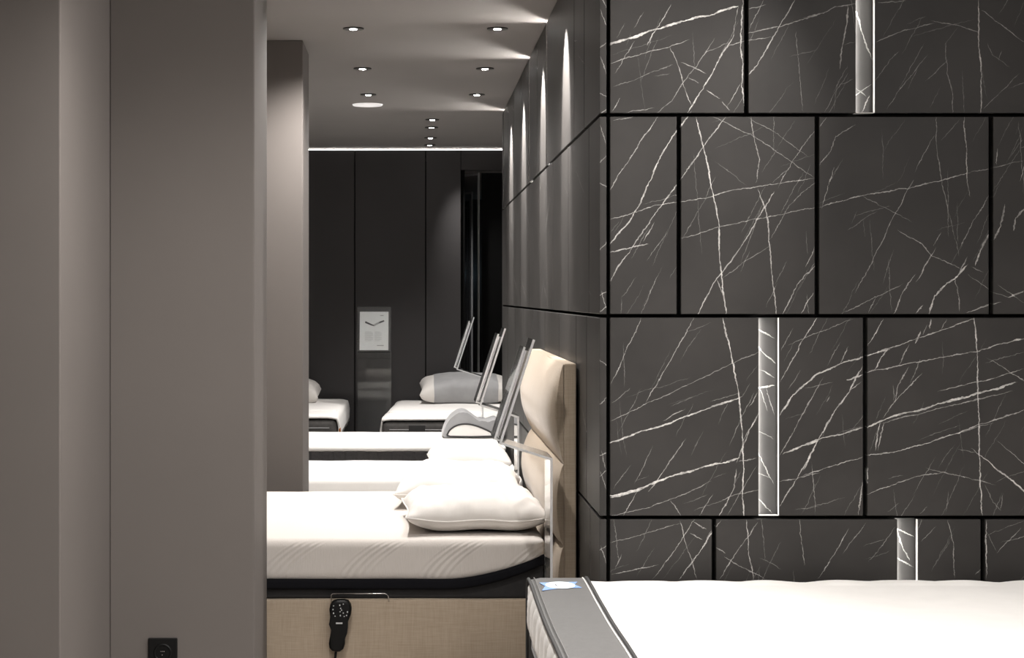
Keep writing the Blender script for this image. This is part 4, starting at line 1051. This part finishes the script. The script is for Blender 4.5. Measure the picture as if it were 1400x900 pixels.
from_bm('outlet_ring', bm, M['blackplastic'], sk, smooth=True)
for dx_, dz_ in ((-0.0048, 0.0), (0.0, 0.0), (0.0048, 0.0), (-0.001, -0.011)):
    bm = bmesh.new(); disc(bm, (-0.786 + dx_, fy - 0.0125, 0.339 + dz_), 0.0012, 0.002, 10, axis='y')
    from_bm('contact_pin', bm, M['chrome'], sk)

# ------------------------------------------------------------------ clear acrylic stands
def sheet(bm, path, th, w):
    """bent sheet: path in (forward, z), thickness th, width w along local x"""
    pts = [Vector(p) for p in path]
    L_, R_ = [], []
    for i, p in enumerate(pts):
        a = pts[max(0, i - 1)]; b = pts[min(len(pts) - 1, i + 1)]
        d1 = (p - a).normalized() if i > 0 else (b - p).normalized()
        d2 = (b - p).normalized() if i < len(pts) - 1 else d1
        nn = (Vector((-d1.y, d1.x)) + Vector((-d2.y, d2.x))).normalized()
        k = th / 2 / max(0.35, nn.dot(Vector((-d1.y, d1.x))))
        L_.append(p + nn * k); R_.append(p - nn * k)
    poly = L_ + R_[::-1]
    A = [bm.verts.new((-w / 2, -q.x, q.y)) for q in poly]; B = [bm.verts.new((w / 2, -q.x, q.y)) for q in poly]
    n = len(pts)
    for S in (A, B):
        for i in range(n - 1): bm.faces.new((S[i], S[i + 1], S[2 * n - 2 - i], S[2 * n - 1 - i])).material_index = 1
    m_ = len(poly)
    for i in range(m_): bm.faces.new((A[i], A[(i + 1) % m_], B[(i + 1) % m_], B[i]))

def acrylic_stand(x, y, rz, h, label, w=0.25, printed=False):
    t = bpy.data.objects.new('display_stand', None); t.empty_display_size = 0.1
    t.location = (x, y, 0); t.rotation_euler = (0, 0, rz); COL.objects.link(t)
    tag(t, label, 'display stand', 'clear acrylic display stands')
    ORG[t] = Vector((0, 0, 0))
    bm = bmesh.new(); add_box(bm, -w / 2, w / 2, -0.17, 0.03, 0, 0.006, 0.001, 1); from_bm('base_plate', bm, M['acrylic'], t)
    bm = bmesh.new()
    sheet(bm, [(0, 0.006), (0, h), (0.164, h + 0.052), (0.056, h + 0.385)], 0.008, w)
    from_bm('bent_sheet', bm, [M['acrylic'], M['sawn']], t)
    d = Vector((-0.108, 0.333)).normalized(); nn = Vector((d.y, -d.x))     # up the panel; out towards the reader
    p0 = Vector((0.164, h + 0.052))
    def slab(name, s0, s1, off, th, ww, mat, dx=0.0):
        bm = bmesh.new()
        a = p0 + d * s0 + nn * off; b = p0 + d * s1 + nn * off
        q = [a - nn * th / 2, b - nn * th / 2, b + nn * th / 2, a + nn * th / 2]
        A = [bm.verts.new((-ww / 2 + dx, -v.x, v.y)) for v in q]; B = [bm.verts.new((ww / 2 + dx, -v.x, v.y)) for v in q]
        for S in (A, B): bm.faces.new(S).material_index = 1 if mat is M['acrylic'] else 0
        for i in range(4): bm.faces.new((A[i], A[(i + 1) % 4], B[(i + 1) % 4], B[i]))
        return from_bm(name, bm, [mat, M['sawn']] if mat is M['acrylic'] else mat, t)
    slab('pocket_front', 0.004, 0.318, 0.0205, 0.007, w * 0.92, M['acrylic'])
    slab('pocket_foot', 0.004, 0.010, 0.010, 0.0135, w * 0.92, M['acrylic'])
    card = slab('card', 0.012, 0.308, 0.0105, 0.0014, 0.212, M['paper']); card['label'] = 'printed white card'
    def mark(s0, s1, x0, x1, mat, name='printed_line'):
        o = slab(name, s0, s1, 0.0114, 0.0006, x1 - x0, mat, (x0 + x1) / 2)
        o.parent = card
    if printed:
        # drawing of an adjustable bed with raised head and foot, text columns, small headings
        def poly(pts, mat, nm):
            bm = bmesh.new()
            A = []
            for off in (0.0112, 0.0119):
                ring_ = []
                for px_, s in pts:
                    v = p0 + d * s + nn * off
                    ring_.append(bm.verts.new((px_, -v.x, v.y)))
                A.append(ring_)
            bm.faces.new(A[0]); bm.faces.new(A[1])
            m_ = len(pts)
            for i in range(m_): bm.faces.new((A[0][i], A[0][(i + 1) % m_], A[1][(i + 1) % m_], A[1][i]))
            o = from_bm(nm, bm, mat, t); o.parent = card
        poly([(-0.068, 0.222), (-0.030, 0.205), (0.0, 0.196), (0.010, 0.200), (-0.018, 0.212), (-0.064, 0.236)], M['printdark'], 'printed_bed')
        poly([(0.0, 0.196), (0.030, 0.212), (0.074, 0.232), (0.070, 0.240), (0.026, 0.226), (-0.006, 0.208)], M['printgrey'], 'printed_bed')
        poly([(0.034, 0.218), (0.076, 0.232), (0.072, 0.243), (0.040, 0.232)], M['printdark'], 'printed_bed')
        for c0, c1 in ((-0.068, -0.008), (0.004, 0.055)):
            for q in range(9): mark(0.082 + q * 0.0085, 0.086 + q * 0.0085, c0, c1 - 0.012 * (q % 4 == 0), M['printpale'])
        mark(0.276, 0.282, 0.045, 0.070, M['printgrey'])
        mark(0.044, 0.051, 0.022, 0.072, M['printgrey'])
    return t
M['printpale'] = plain('pale_grey_print', (0.62, 0.62, 0.62), 0.7, var=0.03)
acrylic_stand(0.442, 6.055, -math.pi / 2, 0.925, 'clear acrylic card stand in front of the linen headboard')
acrylic_stand(0.452, 8.12, -math.pi / 2, 0.925, 'clear acrylic card stand between the beige bed and the plain white bed')
acrylic_stand(0.44, 11.92, -math.pi / 2, 0.93, 'clear acrylic card stand by the far end of the stone wall')
acrylic_stand(-0.295, 13.75, 0.0, 0.985, 'clear acrylic stand facing the room with a printed bed card, between the far beds', printed=True)
